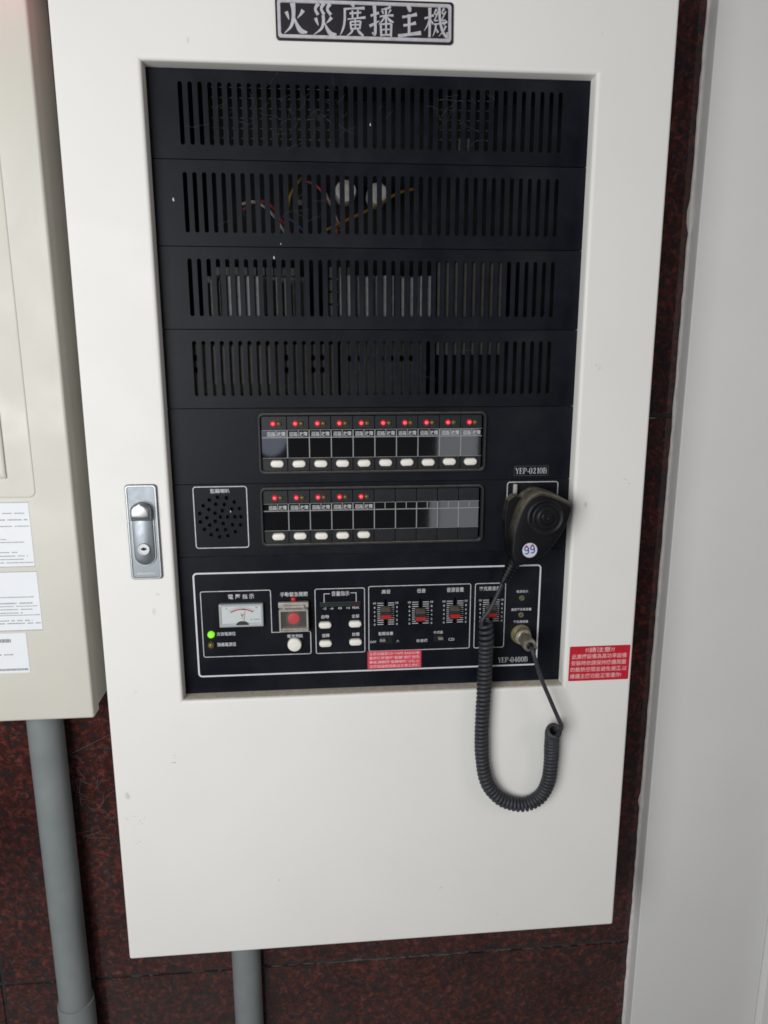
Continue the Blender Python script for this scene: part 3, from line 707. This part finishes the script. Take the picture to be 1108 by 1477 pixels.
m = MB(); serif(m, 'YEP-0210B', 412.2, 451.2, 273.8, 281.0, RY-0.1); build('printed_text', m, 'print_white', zone_a, smooth=False, recalc=False)
m = MB(); m.outline(rrect(410.3, 452.6, 271.6, 283.2, 0.8, 2), 0.35, RY-0.06); build('printed_line', m, 'print_grey', zone_a, smooth=False).data.materials[0] = MATS['dusty_bezel']
for xa_, xb_ in ((23.6, 86.2), (402.4, 465.8)):
    m = MB(); m.outline(rrect(xa_, xb_, 188.8, 263.6, 3.0, 4), 1.1, RY-0.08); build('printed_line', m, 'print_white', zone_b, smooth=False)
m = MB(); m.text('監聽喇叭', 43.6, 66.2, 255.8, 261.2, RY-0.08, 0.012); build('printed_text', m, 'print_white', zone_b, smooth=False)

# -------- amplifier / control panel
ze, zf = face_z(12, 4)
LY = RY-0.08
SL = [(252.5, 102.3), (296.5, 98.3), (340.4, 100.5), (386.9, 100.2)]       # slider centre x, knob centre z
holes = [rrect(x-1.3, x+1.3, 82.0, 117.2, 1.2, 3) for x, _ in SL]+[rrect(243.4, 261.2, 58.6, 68.0, 0.5, 1), rrect(311.8, 327.0, 59.2, 67.4, 0.5, 1)]
amp = face_panel('amplifier_panel', ze, zf, holes)
m = MB(); m.box(225, 410, RY+7, RY+8, 50, 122); build('inner_shield', m, 'dead_black', amp)
m = MB()
m.outline(rrect(18.0, 448.9, 22.7, 156.9, 4.2, 6), 2.0, LY)
build('printed_line', m, 'print_bright', amp, smooth=False)
m = MB()
r = 2.2
def corner(cx, cz, a0, a1, n=4): return [(cx+r*math.cos(math.radians(a0+(a1-a0)*i/n)), cz+r*math.sin(math.radians(a0+(a1-a0)*i/n))) for i in range(n+1)]
pts = corner(25.2+r, 133.7-r, 180, 90)+corner(110-r, 133.7-r, 90, 0)+[(110, 78.3)]+corner(158-r, 78.3-r, 90, 0)+corner(158-r, 48.4+r, 0, -90)+corner(25.2+r, 48.4+r, 270, 180)
for o_, wd_, cl_ in ((pts, 0.95, True), (rrect(164.5, 225.9, 48.2, 133.2, r, 4), 0.95, True), (rrect(231.1, 360.0, 48.6, 134.7, r, 4), 0.95, True), (rrect(365.9, 404.7, 48.3, 134.6, r, 4), 0.95, True),
                   ([(182.8, 126.8), (175.6, 126.8), (175.6, 115.2)], 0.9, False), ([(208.6, 127.2), (215.5, 127.2), (215.5, 115.2)], 0.9, False)):
    m = MB(); m.outline(o_, wd_, LY, closed=cl_); build('printed_line', m, 'print_white', amp, smooth=False)
m = MB()
def T(s, x0, x1, z0, z1, b=0.012): m.text(s, x0, x1, z0, z1, LY-0.03, b)
for c, x in zip('電壓指示', (58.3, 67.0, 75.6, 83.6)): T(c, x, x+6.2, 123.3, 129.3)
T('交流電源燈', 42.2, 65.4, 76.0, 80.8); T('預備電源燈', 42.2, 65.4, 61.9, 67.0)
T('手動緊急開關', 121.7, 155.2, 124.4, 130.4); T('電池測試', 128.8, 148.2, 70.3, 75.0)
T('音量指示', 184.9, 207.0, 123.7, 130.0)
for s_, x in (('-12', 175.9), ('-6', 184.7), ('0', 195.2), ('+3', 205.0)): T(s_, x-2.4, x+2.4, 106.2, 109.0)
T('PEAK', 210.6, 219.4, 106.2, 109.2)
T('自動', 171.9, 181.3, 94.4, 99.2); T('全部', 209.6, 219.1, 94.2, 99.0); T('復歸', 172.0, 181.4, 69.5, 74.4); T('鈴聲', 210.0, 219.4, 69.9, 74.8)
T('高音', 247.4, 258.4, 124.8, 130.2); T('低音', 291.7, 302.8, 124.6, 130.2); T('音源音量', 329.6, 351.2, 124.5, 130.6); T('麥克風音量', 371.0, 398.0, 125.0, 130.6)
T('監聽音量', 243.3, 261.8, 69.7, 74.3); T('OFF', 232.4, 240.4, 59.6, 62.6); T('大', 266.2, 269.4, 59.8, 63.0)
T('收音機', 291.6, 306.0, 58.8, 63.0); T('卡式座', 313.0, 325.6, 69.4, 73.4); T('CD', 332.8, 340.6, 59.4, 63.0)
T('電源指示', 418.8, 434.2, 121.0, 124.4); T('遙控麥克風音量', 413.0, 439.3, 97.0, 100.6); T('麥克風插座', 416.6, 435.8, 80.4, 84.0)
for i, (x, _) in enumerate(SL):                   # slider numerals
    for k in range(6):
        z = 112.4-k*5.62
        for sx in (-14.1, 14.1): m.text(str(10-2*k), x+sx-(1.7 if k == 0 else 0.95), x+sx+(1.7 if k == 0 else 0.95), z-1.35, z+1.35, LY-0.03, 0.02)
build('printed_text', m, 'print_white', amp, smooth=False)
m = MB(); serif(m, 'YEP-0400B', 398.6, 437.6, 26.9, 34.0, LY-0.03); build('printed_text', m, 'print_white', amp, smooth=False, recalc=False)
# coral sticker over the lower edge of the printed frame
m = MB(); m.pillow(lambda i: rrect(229.2+i, 298.0-i, 24.7+i, 48.6-i, 0.6, 2), [(0, RY-0.02), (0, RY-0.3)])
st2 = build('notice_sticker', m, 'sticker_coral', cab)
m = MB()
for k, t in enumerate(('主機切換至CD TAPE RADIO後', '要廣播時請按“監聽”鈕使用完', '畢後,請關閉“監聽喇叭”以防止', '主機因迴授而無法正常之廣播')):
    m.text(t, 231.5, 295.8, 42.9-k*5.7, 47.0-k*5.7, RY-0.38, 0.012)
build('sticker_lettering', m, 'sticker_text', st2, smooth=False)

# voltage meter
m = MB(); m.pillow(lambda i: rrect(46.6+i, 100.0-i, 86.9+i, 116.4-i, 1.0, 3), [(0, RY+0.2), (0, RY-5.2), (0.7, RY-6.0), (2.6, RY-6.0), (3.0, RY-4.6)])
mt = build('voltage_meter', m, 'meter_case', cab)
m = MB(); m.box(49.6, 97.2, RY-5.4, RY-4.5, 89.6, 114.2); build('dial', m, 'meter_white', mt)
DY = RY-5.5; C0 = (74.4, 84.6)
arc = lambda a0, a1, rr, n=20: [(C0[0]+rr*math.cos(math.radians(a0+(a1-a0)*i/n)), C0[1]+rr*math.sin(math.radians(a0+(a1-a0)*i/n))) for i in range(n+1)]
m = MB(); m.outline(arc(123, 57, 25.2), 1.5, DY, closed=False); build('scale_arc', m, 'print_red', mt, smooth=False)
m = MB()
for k in range(23):
    a = math.radians(123-66*k/22); q0, q1 = 26.4, 28.0 if k % 2 else 28.8
    m.outline([(C0[0]+q0*math.cos(a), C0[1]+q0*math.sin(a)), (C0[0]+q1*math.cos(a), C0[1]+q1*math.sin(a))], 0.28, DY, closed=False)
m.text('V', 72.6, 76.4, 100.0, 104.2, DY-0.02, 0.02); line(m, 72.6, 76.4, 98.4, 0.4, DY)
m.text('0', 55.2, 56.8, 110.2, 112.2, DY-0.02); m.text('30', 90.6, 93.6, 110.6, 112.6, DY-0.02); m.text('DC  CLASS 2.5', 84.6, 96.0, 95.4, 97.0, DY-0.02)
line(m, 50.5, 67.5, 91.0, 0.45, DY); line(m, 81, 96.5, 91.4, 0.45, DY)
m.outline(arc(90, 80, 25.2, 6), 1.5, DY-0.03, closed=False)
build('dial_print', m, 'print_black', mt, smooth=False)
m = MB(); m.prism([(C0[0]+7.6*math.cos(math.radians(a)), 89.6+4.9*math.sin(math.radians(a))) for a in range(0, 181, 12)], DY-0.9, DY+0.2); build('needle_hub', m, 'print_black', mt)
m = MB(); m.prism([(75.0, 90.0), (76.0, 90.0), (78.2, 108.6), (77.9, 108.6)], DY-0.6, DY-0.3); build('needle', m, 'needle_red', mt)

mt.location.z += 0.0020; mt.location.x += 0.0006
# power lamps
for nm, x, z, mtl in (('green_indicator', 35.6, 78.4, 'green_lens'), ('amber_indicator', 35.2, 64.7, 'amber_lens')):
    m = MB(); m.lathe((x, RY+0.3, z), (0, -1, 0), [(4.4, 0), (4.4, 2.2), (3.9, 3.6), (2.8, 4.7), (1.4, 5.3), (0.01, 5.5)], 20); build(nm, m, mtl, cab)
m = MB(); m.lathe((138.0, RY+0.3, 121.0), (0, -1, 0), [(3.6, 0), (3.6, 1.4), (3.0, 2.4), (1.8, 3.2), (0.01, 3.5)], 18); build('red_indicator', m, 'knob_red', cab)
# emergency switch under a hinged clear flap
m = MB(); m.box(119.8, 155.6, RY-2.4, RY+0.2, 81.6, 118.2); sw = build('emergency_switch', m, 'module_black', cab, bevel=0.5, label='emergency switch under a clear hinged flap')
m = MB(); m.box(119.4, 156.4, RY-8.5, RY-2.3, 112.6, 119.6); build('hinge_bar', m, 'smoke_plastic', sw, bevel=0.9)
m = MB(); m.tube([(126.0, RY-9.4, 114.6), (151.0, RY-9.4, 114.6)], 1.9, 10); build('hinge_pin', m, 'smoke_plastic', sw)
for hx in (125, 148.8):
    m = MB(); m.box(hx, hx+3, RY-9.0, RY-4, 109.6, 115); build('hinge_arm', m, 'smoke_plastic', sw, bevel=0.3)
m = MB()
lo = lambda i, y: [(x, y, z) for x, z in rrect(120.2+i, 156.0-i, 82.6+i, 111.8-i, 1.4, 3)]
m.loft([lo(0, RY-2.4), lo(0, RY-12.2), lo(0.5, RY-12.8), lo(2.0, RY-12.8), lo(2.4, RY-12.2), lo(2.4, RY-11.2), lo(1.4, RY-10.8), lo(1.4, RY-2.4)])
build('flap_frame', m, 'smoke_plastic', sw)
m = MB(); m.box(122.6, 153.6, RY-12.2, RY-11.4, 85.0, 109.4); build('flap_window', m, 'clear_plastic', sw)
m = MB(); m.box(122.8, 153.4, RY-11.2, RY-3.0, 84.0, 87.0); build('flap_lip', m, 'smoke_plastic', sw, bevel=0.5)
m = MB(); m.lathe((138.0, RY-2.3, 97.6), (0, -1, 0), [(10.4, 0), (10.4, 2.0), (9.6, 2.8), (8.6, 2.8), (8.4, 2.0)], 28); build('collar', m, 'steel_dark', sw)
m = MB(); m.lathe((138.0, RY-2.3, 98.6), (0, -1, 0), [(7.6, 0), (7.6, 5.5), (7.0, 6.3), (5.6, 6.7), (0.01, 6.8)], 28); build('push_button', m, 'switch_red', sw)
# round test button
m = MB(); m.lathe((137.8, RY+0.2, 62.4), (0, -1, 0), [(8.6, 0), (8.6, 4.6), (8.0, 5.5), (6.8, 5.9), (0.01, 6.0)], 28); tb = build('test_button', m, 'button_ivory', cab)
m = MB(); m.lathe((137.8, RY+0.1, 62.4), (0, -1, 0), [(9.7, 0), (9.6, 0.5), (8.9, 0.5), (8.8, 0)], 28); build('collar', m, 'bezel_black', tb)
# level display: a row of small unlit lamps behind one strip
m = MB(); m.box(170.0, 221.0, RY-0.5, RY+0.3, 109.6, 115.2); lv = build('level_display', m, 'module_black', cab, bevel=0.2)
for k in range(10):
    m = MB(); m.box(171.2+k*4.95, 175.2+k*4.95, RY-0.8, RY-0.4, 110.6, 113.8); build('lamp_segment', m, 'dim_green' if k < 8 else 'dim_red', lv)
m = MB(); line(m, 170.5, 221, 115.4, 0.35, RY-0.1); build('printed_line', m, 'dusty_bezel', lv, smooth=False)
for x, z in ((176.3, 86.8), (213.8, 87.0), (176.4, 62.2), (214.1, 62.8)):
    m = MB(); m.pillow(lambda i: stadium(x-7.9+i, x+7.9-i, z-4.15+i, z+4.15-i, 8), [(0, RY), (0, RY-3.6), (0.5, RY-4.4), (1.3, RY-4.8)])
    build('push_button', m, 'button_ivory', cab)
# sliders
for x, z in SL:
    m = MB()
    for k in range(11):
        zz = 112.5-k*2.81; a, b = 3.0, 10.6
        line(m, x-b, x-a, zz, 0.85, LY); line(m, x+a, x+b, zz, 0.85, LY)
    sl = build('volume_slider', m, 'print_white', cab, smooth=False)
    kx = x-(x-180)*0.0085
    m = MB(); m.loft([[(a, y, b) for a, b in rrect(kx-6.4+i, kx+6.4-i, z-9.2+j, z+6.6-j2, 0.8, 2)] for i, j, j2, y in ((0, 0, 0, RY-0.6), (0, 0, 0, RY-3), (0.5, 1.2, 3.0, RY-10.4), (1.0, 1.7, 3.6, RY-11.0))], True, True)
    kn = build('knob', m, 'knob_shell', sl, angle=30)
    m = MB(); m.prism(rrect(kx-6.2, kx+6.2, z-6.4, z-1.9, 0.5, 2), RY-11.3, RY-6); build('pointer_stripe', m, 'knob_red', sl)
    m = MB(); m.box(x-0.9, x+0.9, RY-0.6, RY+6, z-3, z+3); build('stem', m, 'steel_dark', sl)
for x0, x1, z0, z1, lx0, lx1 in ((243.4, 261.2, 58.6, 68.0, 244.6, 252.2), (311.8, 327.0, 59.2, 67.4, 319.6, 325.8)):
    m = MB(); m.box(x0+0.2, x1-0.2, RY+2.6, RY+6, z0, z1); ss = build('slide_switch', m, 'dead_black', cab)
    m = MB(); m.box(lx0, lx1, RY-2.4, RY+2.8, (z0+z1)/2-1.7, (z0+z1)/2+1.9); build('lever', m, 'lever_grey', ss, bevel=0.4)
# trimmer shafts
for x, z in ((426.1, 114.2), (426.0, 91.6)):
    m = MB(); m.lathe((x, RY+0.2, z), (0, -1, 0), [(3.6, 0), (3.6, 1.4), (3.1, 1.9), (0.01, 1.9)], 16); tr = build('trimmer_screw', m, 'brass_dull', cab)
    m = MB(); m.box(-2.8, 2.8, RY-1.85, RY-1.6, -0.45, 0.45); m.move(Matrix.Translation((x, 0, z)) @ Matrix.Rotation(math.radians(-35), 4, 'Y')); build('screw_slot', m, 'dead_black', tr)
# microphone socket
m = MB(); m.lathe((426.6, RY+0.2, 65.4), (0, -1, 0), [(13.2, 0), (13.2, 1.6), (12.6, 2.4), (10.6, 2.6), (10.4, 2.0)], 30); build('microphone_socket', m, 'brass_dull', cab)
# loose flecks of paint on the panels
for x, y, z, s_ in ((21.0, RY, 581.5, 2.0), (127.5, RY, 522.5, 1.7), (66.4, RY, 233.6, 1.3), (135.5, RY, 537.0, 1.0), (236.0, RY, 661.0, 1.4)):
    m = MB(); m.prism([(x-s_*.35, z-s_*.8), (x+s_*.4, z-s_), (x+s_*.3, z+s_*.2), (x, z+s_), (x-s_*.4, z+s_*.3)], y-0.5, y-0.05); build('paint_fleck', m, 'flake_white', cab)

# ------------------------------------------------------------------ hand microphone with coiled cord
mic = thing('hand_microphone', 'black hand microphone with round white 99 badge, hung beside the rack on its coiled cord', 'microphone', (425, -8, 165))
Fp = [(422.1,257.8),(427,260.2),(433.5,260.2),(449.1,255.4),(462.9,248.6),(466.6,245.2),(467.6,241.5),(466.4,233.3),(462.4,219.8),(455,206.2),(444.2,190.5),(434.5,181.5),(427,177.2),(416.3,172.8),(408.5,171.0),(402.2,173.0),(399,180),(397.2,188.3),(398.2,207.5),(401.4,223.7),(408,242.5),(415.6,253.4)]
FC = catmull([(x, z, 0) for x, z in Fp]+[(Fp[0][0], Fp[0][1], 0)], 4)[:-1]
def inset(pts, d):
    n = len(pts); out = []
    for i in range(n):
        a, b = Vector(pts[i-1][:2]), Vector(pts[(i+1) % n][:2]); t = (b-a).normalized(); nn = Vector((t.y, -t.x))
        out.append((pts[i][0]+nn.x*d, pts[i][1]+nn.y*d))
    return out
FP2 = [(p.x, p.y) for p in FC]
cxm = sum(p[0] for p in FP2)/len(FP2); czm = sum(p[1] for p in FP2)/len(FP2)
def shrink(k): return [(cxm+(x-cxm)*k, czm+(z-czm)*k) for x, z in FP2]
m = MB()
m.loft([[(x, y, z) for x, z in shrink(k)] for k, y in ((0.80, 9.8), (0.93, 9.2), (0.985, 6.5), (1.0, 3), (1.0, -8), (0.99, -8.5), (0.99, -9.3), (1.0, -9.8), (1.0, -27.5), (0.985, -30.2), (0.955, -31.4), (0.90, -31.9), (0.6, -32.1), (0.25, -32.2))], True, True)
body = build('microphone_shell', m, 'mic_shell', mic, angle=38)
# grille: raised dish with concentric rings
gc = (436.6, 229.6)
m = MB(); m.lathe((gc[0], -31.4, gc[1]), (0, -1, 0), [(23.5, 0), (22.2, 1.6), (20.6, 2.2), (19.6, 2.2), (18.6, 1.2), (16.0, 0.9), (15.0, 1.3), (14.4, 2.1), (13.6, 2.1), (12.9, 1.0), (10.4, 0.8), (9.6, 1.2), (9.0, 1.9), (8.2, 1.9), (7.6, 0.8), (5.2, 0.7), (4.6, 1.4), (3.6, 1.5), (2.8, 0.6), (0.01, 0.5)], 40)
build('speaker_grille', m, 'mic_black', mic, angle=50)
tb_ = Matrix.Translation((418.8, 0, 190.6)) @ Matrix.Rotation(math.radians(-9), 4, 'Y') @ Matrix.Translation((-418.8, 0, -190.6))
m = MB(); m.prism(circle(418.8, 190.6, 8.9, 30), -32.6, -31.6); bd = build('badge', m, 'badge_white', mic)
for dx in (-3.6, 3.4):
    m = MB(); m.stroke([(418.8+dx+2.2, 193.6, 1.3), (418.8+dx, 195.6, 1.4), (418.8+dx-2.3, 193.0, 1.4), (418.8+dx, 190.6, 1.3), (418.8+dx+2.2, 192.8, 1.3)], -32.7, 0.08, 6); m.move(tb_); build('numeral', m, 'badge_blue', bd, recalc=False)
    m = MB(); m.stroke([(418.8+dx+2.2, 193.8, 1.3), (418.8+dx+1.8, 188.6, 1.4), (418.8+dx-0.4, 186.8, 1.4), (418.8+dx-2.4, 187.8, 1.2)], -32.74, 0.08, 6); m.move(tb_); build('numeral', m, 'badge_blue', bd, recalc=False)
    m = MB(); m.stroke([(418.8+dx-1.6, 195.2, 0.9), (418.8+dx+0.2, 197.0, 1.0), (418.8+dx+1.9, 195.0, 0.9)], -32.78, 0.08, 6); m.move(tb_); build('numeral', m, 'badge_red', bd, recalc=False)
# push-to-talk bar on the left flank
m = MB()
pk = [(404.8, 251.4), (397.8, 246), (395.8, 233), (394.6, 221.0), (395.3, 202), (398.6, 190), (404, 190), (410, 225), (417, 249)]
m.loft([[(x, y, z) for x, z in inset(pk, d)] for d, y in ((1.0, 6.0), (0, 5.0), (0, -9), (1.2, -10.5))], True, True)
build('talk_bar', m, 'mic_shell', mic, bevel=0.6)
# hanger: metal button on the back hooked in a clip
m = MB(); m.box(411, 424, RY-4.0, RY-0.1, 232, 246); m.box(408.6, 413.2, RY-7, RY-2, 244, 262.2); build('hanger_clip', m, 'clip_grey', mic, bevel=1.2)
# strain relief
m = MB(); ax = Vector((-0.42, 0.05, -0.9)).normalized(); p0 = Vector((405.8, -16, 175))
prof = [(9.0, 0), (8.4, 5)]
for k in range(5): prof += [(7.9-k*0.55, 6+k*4.4), (7.9-k*0.55, 8.8+k*4.4), (5.6-k*0.4, 9.0+k*4.4), (5.6-k*0.4, 10.2+k*4.4)]
prof += [(4.2, 29), (3.0, 34)]
m.lathe(p0, ax, prof, 20); build('strain_relief', m, 'mic_black', mic, angle=30)
# cord: straight lead, coil, tail, in one length
start = p0+ax*31
lead = catmull([tuple(start), (385.5, -13.5, 128), (377.5, -12.5, 110), (369.0, -11.5, 97.5), (367.2, -15, 92.0)], 8)
axis_pts = catmull([(373.8, -10.6, 94), (375.0, -10.8, 70), (374.8, -10.6, 40), (374.2, -10.4, 8), (373.2, -10.4, -30), (373.0, -10.4, -63), (375.2, -10.4, -97), (381.6, -10.6, -126), (395.6, -11, -147), (414.6, -11.2, -158.5), (434, -11.4, -161), (452.6, -11.4, -151), (462.8, -11.4, -129.6), (465.4, -11.4, -99.7), (464.8, -12.4, -76), (463.4, -17.5, -57), (462.4, -27, -47.5)], 16)
AL = [0.0]
for i in range(1, len(axis_pts)): AL.append(AL[-1]+(axis_pts[i]-axis_pts[i-1]).length)
TOT = AL[-1]
def at_len(s_):
    s_ = min(max(s_, 0), TOT-1e-4)
    import bisect
    i = min(bisect.bisect_right(AL, s_)-1, len(AL)-2); t = (s_-AL[i])/max(AL[i+1]-AL[i], 1e-9)
    return axis_pts[i].lerp(axis_pts[i+1], t), (axis_pts[i+1]-axis_pts[i]).normalized()
path = []; s_ = 0.0; ph = math.pi*0.92; SPT = 22; HR = 6.9
while s_ < TOT:
    fr = s_/TOT
    pitch = 6.0-0.55*min(1, fr*2.2) if fr < 0.62 else 5.45-0.55*min(1, (fr-0.62)/0.1)
    if fr < 0.06: pitch += 1.1
    p, t = at_len(s_)
    t = (at_len(s_+3)[0]-at_len(s_-3)[0]).normalized()
    n_ = Vector((0, -1, 0)); n_ = (n_-t*n_.dot(t)).normalized(); b_ = t.cross(n_)
    hr = HR+0.5*noise.noise((s_*0.05, 0.3, 1.7))+0.7*max(0, (fr-0.72)/0.28)
    pitch *= 1+0.10*noise.noise((s_*0.035, 3.1, 0))
    if fr > 0.93: pitch = 4.95
    path.append(p+(n_*math.cos(ph)+b_*math.sin(ph))*hr)
    ph += math.tau/SPT; s_ += pitch/SPT
m = MB(); m.tube(path, 2.5, 8); cc = build('coiled_cord', m, 'cord_black', mic, angle=80)
m = MB(); m.tube([tuple(p) for p in lead]+[tuple(path[0])], 2.6, 10); build('cord_lead', m, 'cord_black', mic)
e = path[-1]
tail = catmull([tuple(e), (471.6, -24, -47), (471.6, -24.5, -41), (467.6, -24.5, -33), (455.4, -25, -6), (441.8, -25.5, 25), (433.2, -25.5, 50), (430.6, -24, 59), (429.6, -19, 62.4)], 10)
m = MB(); m.tube(tail, 2.6, 10); build('cord_tail', m, 'cord_black', mic)
# plug screwed into the panel socket
pc = (426.8, RY-1.6, 65.4); pax = (0.06, -1, -0.05)
m = MB(); m.lathe(pc, pax, [(10.4, 0), (10.6, 1.0), (10.6, 9.0), (9.8, 10.0), (8.0, 10.4), (7.9, 24.0), (7.4, 25)], 32); pl = build('plug', m, 'nickel', mic, angle=30)
m = MB(); m.lathe(pc, pax, [(7.9, 19), (8.4, 19.4), (8.4, 32.0), (7.6, 33.4), (4.6, 33.6), (4.4, 32.6)], 32); build('cable_clamp', m, 'nickel', pl, angle=30)
m = MB(); m.lathe(pc, pax, [(4.6, 31), (4.5, 34.6), (3.4, 35.6), (2.7, 35.8)], 20); build('cable_gland', m, 'mic_black', pl)
m = MB(); m.lathe((433.6, -13.5, 60.4), (0.93, -0.25, -0.1), [(1.8, -2), (1.8, 5.2), (1.4, 5.6)], 12); build('clamp_screw', m, 'brass_dull', pl)

# ------------------------------------------------------------------ beige alarm cabinet on the left
LF = 40.0
alarm = thing('alarm_cabinet', 'beige metal wall cabinet with white paper notices, cut off at the left edge', 'cabinet', (-330, 110, -40))
AX0, AX1, AZ0, AZ1 = -620.0, -121.6, -39.6, 860.0
m = MB(); m.box(AX0+5, AX1-4.5, LF+24, WALL-0.5, AZ0+3, AZ1-5); build('cabinet_body', m, 'beige_enamel', alarm, bevel=1.5)
m = MB()
lo = lambda i, y: [(x, y, z) for x, z in rrect(AX0+i, AX1-i, AZ0+i, AZ1-i, max(3.5-i, 0.4), 5)]
m.loft([lo(2, LF+21)]+[lo(0, LF+20)]+[lo(3.2*(1-math.cos(math.radians(a))), LF+3.2*(1-math.sin(math.radians(a)))) for a in (0, 22, 45, 68, 90)]+[lo(4.2, LF)], True, True)
build('door', m, 'beige_enamel', alarm, angle=60)
# raised inner panel with rounded corners, and a display window in it
m = MB(); lo = lambda i, y: [(x, y, z) for x, z in rrect(-590+i, -164.6-i, 250.0+i, 820-i, 8-i*0.6, 8)]
m.loft([lo(0, LF+0.2), lo(0.3, LF-0.5), lo(1.1, LF-0.9), lo(2.2, LF-1.0)], True, True); build('inner_panel', m, 'beige_enamel', alarm, angle=60)
m = MB(); lo = lambda i, y: [(x, y, z) for x, z in rrect(-560+i, -195.5-i, 274+i, 700-i, 1.5, 3)]
m.loft([lo(0, LF-0.9), lo(0, LF-3.0), lo(0.6, LF-3.6), lo(4.6, LF-3.6), lo(5.6, LF+0.6), lo(24, LF+0.8)], True, False); fr_ = build('window_frame', m, 'beige_enamel', alarm)
m = MB(); m.box(-555, -201.2, LF-2.0, LF-1.1, 298, 690); build('window_pane', m, 'display_dark', fr_)
m = MB(); m.lathe((-150, LF, 845), (0, -1, 0), [(22, 0), (22, 14), (19, 22), (12, 27), (0.01, 29)], 24); build('red_indicator', m, 'beacon_red', alarm)
def notice(x1, z0, z1, lab, rows, rules):
    m = MB(); m.box(-330, x1, LF-0.5, LF-0.05, z0, z1)
    p = build('paper_notice', m, 'paper_white', alarm, label=lab)
    m = MB(); rs = random.Random(int(z0*10))
    for z, xe, h in rows:
        x = -328.0
        while x < xe:
            a = min(rs.uniform(0.8, 2.0)*max(1, h/1.6), xe-x)
            m.sheet([(x, z-h/2), (x+a, z-h/2), (x+a, z+h/2), (x, z+h/2)], LF-0.6); x += a+rs.uniform(0.25, 0.5)
            if rs.random() < 0.04: x += 2.5
    for z, wd in rules: line(m, -330, x1, z, wd, LF-0.62)
    build('printed_line', m, 'paper_ink', p, smooth=False)
notice(-174.6, 164.4, 245.2, 'upper white paper notice with ruled border', [(231.5, -180, 1.3), (223.5, -177, 1.5), (215.6, -176, 1.2), (199.5, -204, 1.0), (195.8, -184, 1.2), (183.2, -191, 1.2), (178.6, -181, 1.3), (174.4, -187, 1.2), (170.2, -176, 1.2)], [(244.6, 0.8), (165.0, 0.8)])
notice(-173.4, 82.6, 159.2, 'middle white paper notice with small print', [(126.3, -180, 1.2), (118.5, -181, 1.6), (114.6, -173.6, 1.0), (110.5, -183, 1.2), (106.0, -195, 1.3), (103.0, -174.5, 1.1), (96.0, -184, 1.4), (92.4, -174.6, 1.4)], [(158.6, 0.8), (83.1, 0.9)])
notice(-194.2, 27.0, 79.6, 'small white label below the notices', [(70.0, -213, 4.6), (51.5, -212, 1.5), (31.5, -196, 2.8)], [])

# ------------------------------------------------------------------ grey plastic pipes
def pipe(x, y, r, ztop, label, coupling):
    t = thing('conduit_pipe', label, 'pipe', (x, y, -1400), 'grey conduit pipes under the cabinets')
    zs_ = ztop if not coupling else ztop
    m = MB()
    m.lathe((x, y, -1400), (0, 0, 1), [(r, 0), (r, 1400+zs_)], 40)
    build('pipe_tube', m, 'pvc_grey', t)
    if coupling:
        m = MB(); m.lathe((x, y, -1400), (0, 0, 1), [(r+2.8, 0), (r+2.8, 1400-526.5), (r+2.2, 1400-524.6), (r+0.02, 1400-524.3)], 40)
        build('coupling', m, 'pvc_grey', t)
pipe(-206.5, 96, 22.9, -36.9, 'grey plastic conduit pipe with a socket coupling, below the beige cabinet', True)
pipe(47.4, 97.5, 21.3, -364.0, 'plain grey plastic conduit pipe coming out under the white cabinet', False)

# ------------------------------------------------------------------ white boards to the right
t = thing('wall_board', 'tall smooth white painted board beside the red granite strip', 'board', (800, 170, -1400))
m = MB(); m.box(659.3, 873, 96, WALL-0.3, -1400, 1200); build('board_face', m, 'pier_paint', t, bevel=1.6, seg=3)
m = MB(); rs = random.Random(11); pth = []; rr = []
z = -1390
while z < 1190:
    pth.append((657.9+rs.uniform(-0.5, 0.5), WALL-1.2, z)); rr.append(2.2+rs.uniform(-0.5, 0.6)+(2.6 if abs(z-590) < 9 or abs(z+255) < 8 else 0)); z += 14
m.tube(pth, rr, 8); build('caulk_bead', m, 'caulk', t)
t = thing('wall_board', 'second white board, only a bright sliver showing beyond the tall smooth board', 'board', (1100, 160, -1400))
m = MB(); m.box(873.6, 1500, 82, WALL-0.3, -1400, 1200); build('board_face', m, 'white_enamel', t, bevel=1.2, seg=2)

# ------------------------------------------------------------------ cobweb strands on the tiles beside the left pipe
m = MB(); rs = random.Random(21)
for k in range(26):
    x = rs.uniform(-185, -112); z = rs.uniform(-270, -110); a = rs.uniform(0, math.pi); l = rs.uniform(12, 55)
    pts = [(x+l*(t_-0.5)*math.cos(a)+rs.uniform(-4, 4), WALL-rs.uniform(1.5, 10), z+l*(t_-0.5)*math.sin(a)+rs.uniform(-4, 4)) for t_ in (0, .33, .66, 1)]
    m.tube(catmull(pts, 4), 0.16, 4)
m.tube(catmull([(-184, WALL-8, -130), (-165, WALL-6, -122), (-140, WALL-10, -108), (-100, WALL-22, -84)], 6), 0.24, 4)
web = build('cobweb', m, 'web', None, kind='stuff')
web['label'] = 'thin dusty cobweb strands over the red tiles beside the left pipe'; web['category'] = 'cobweb'
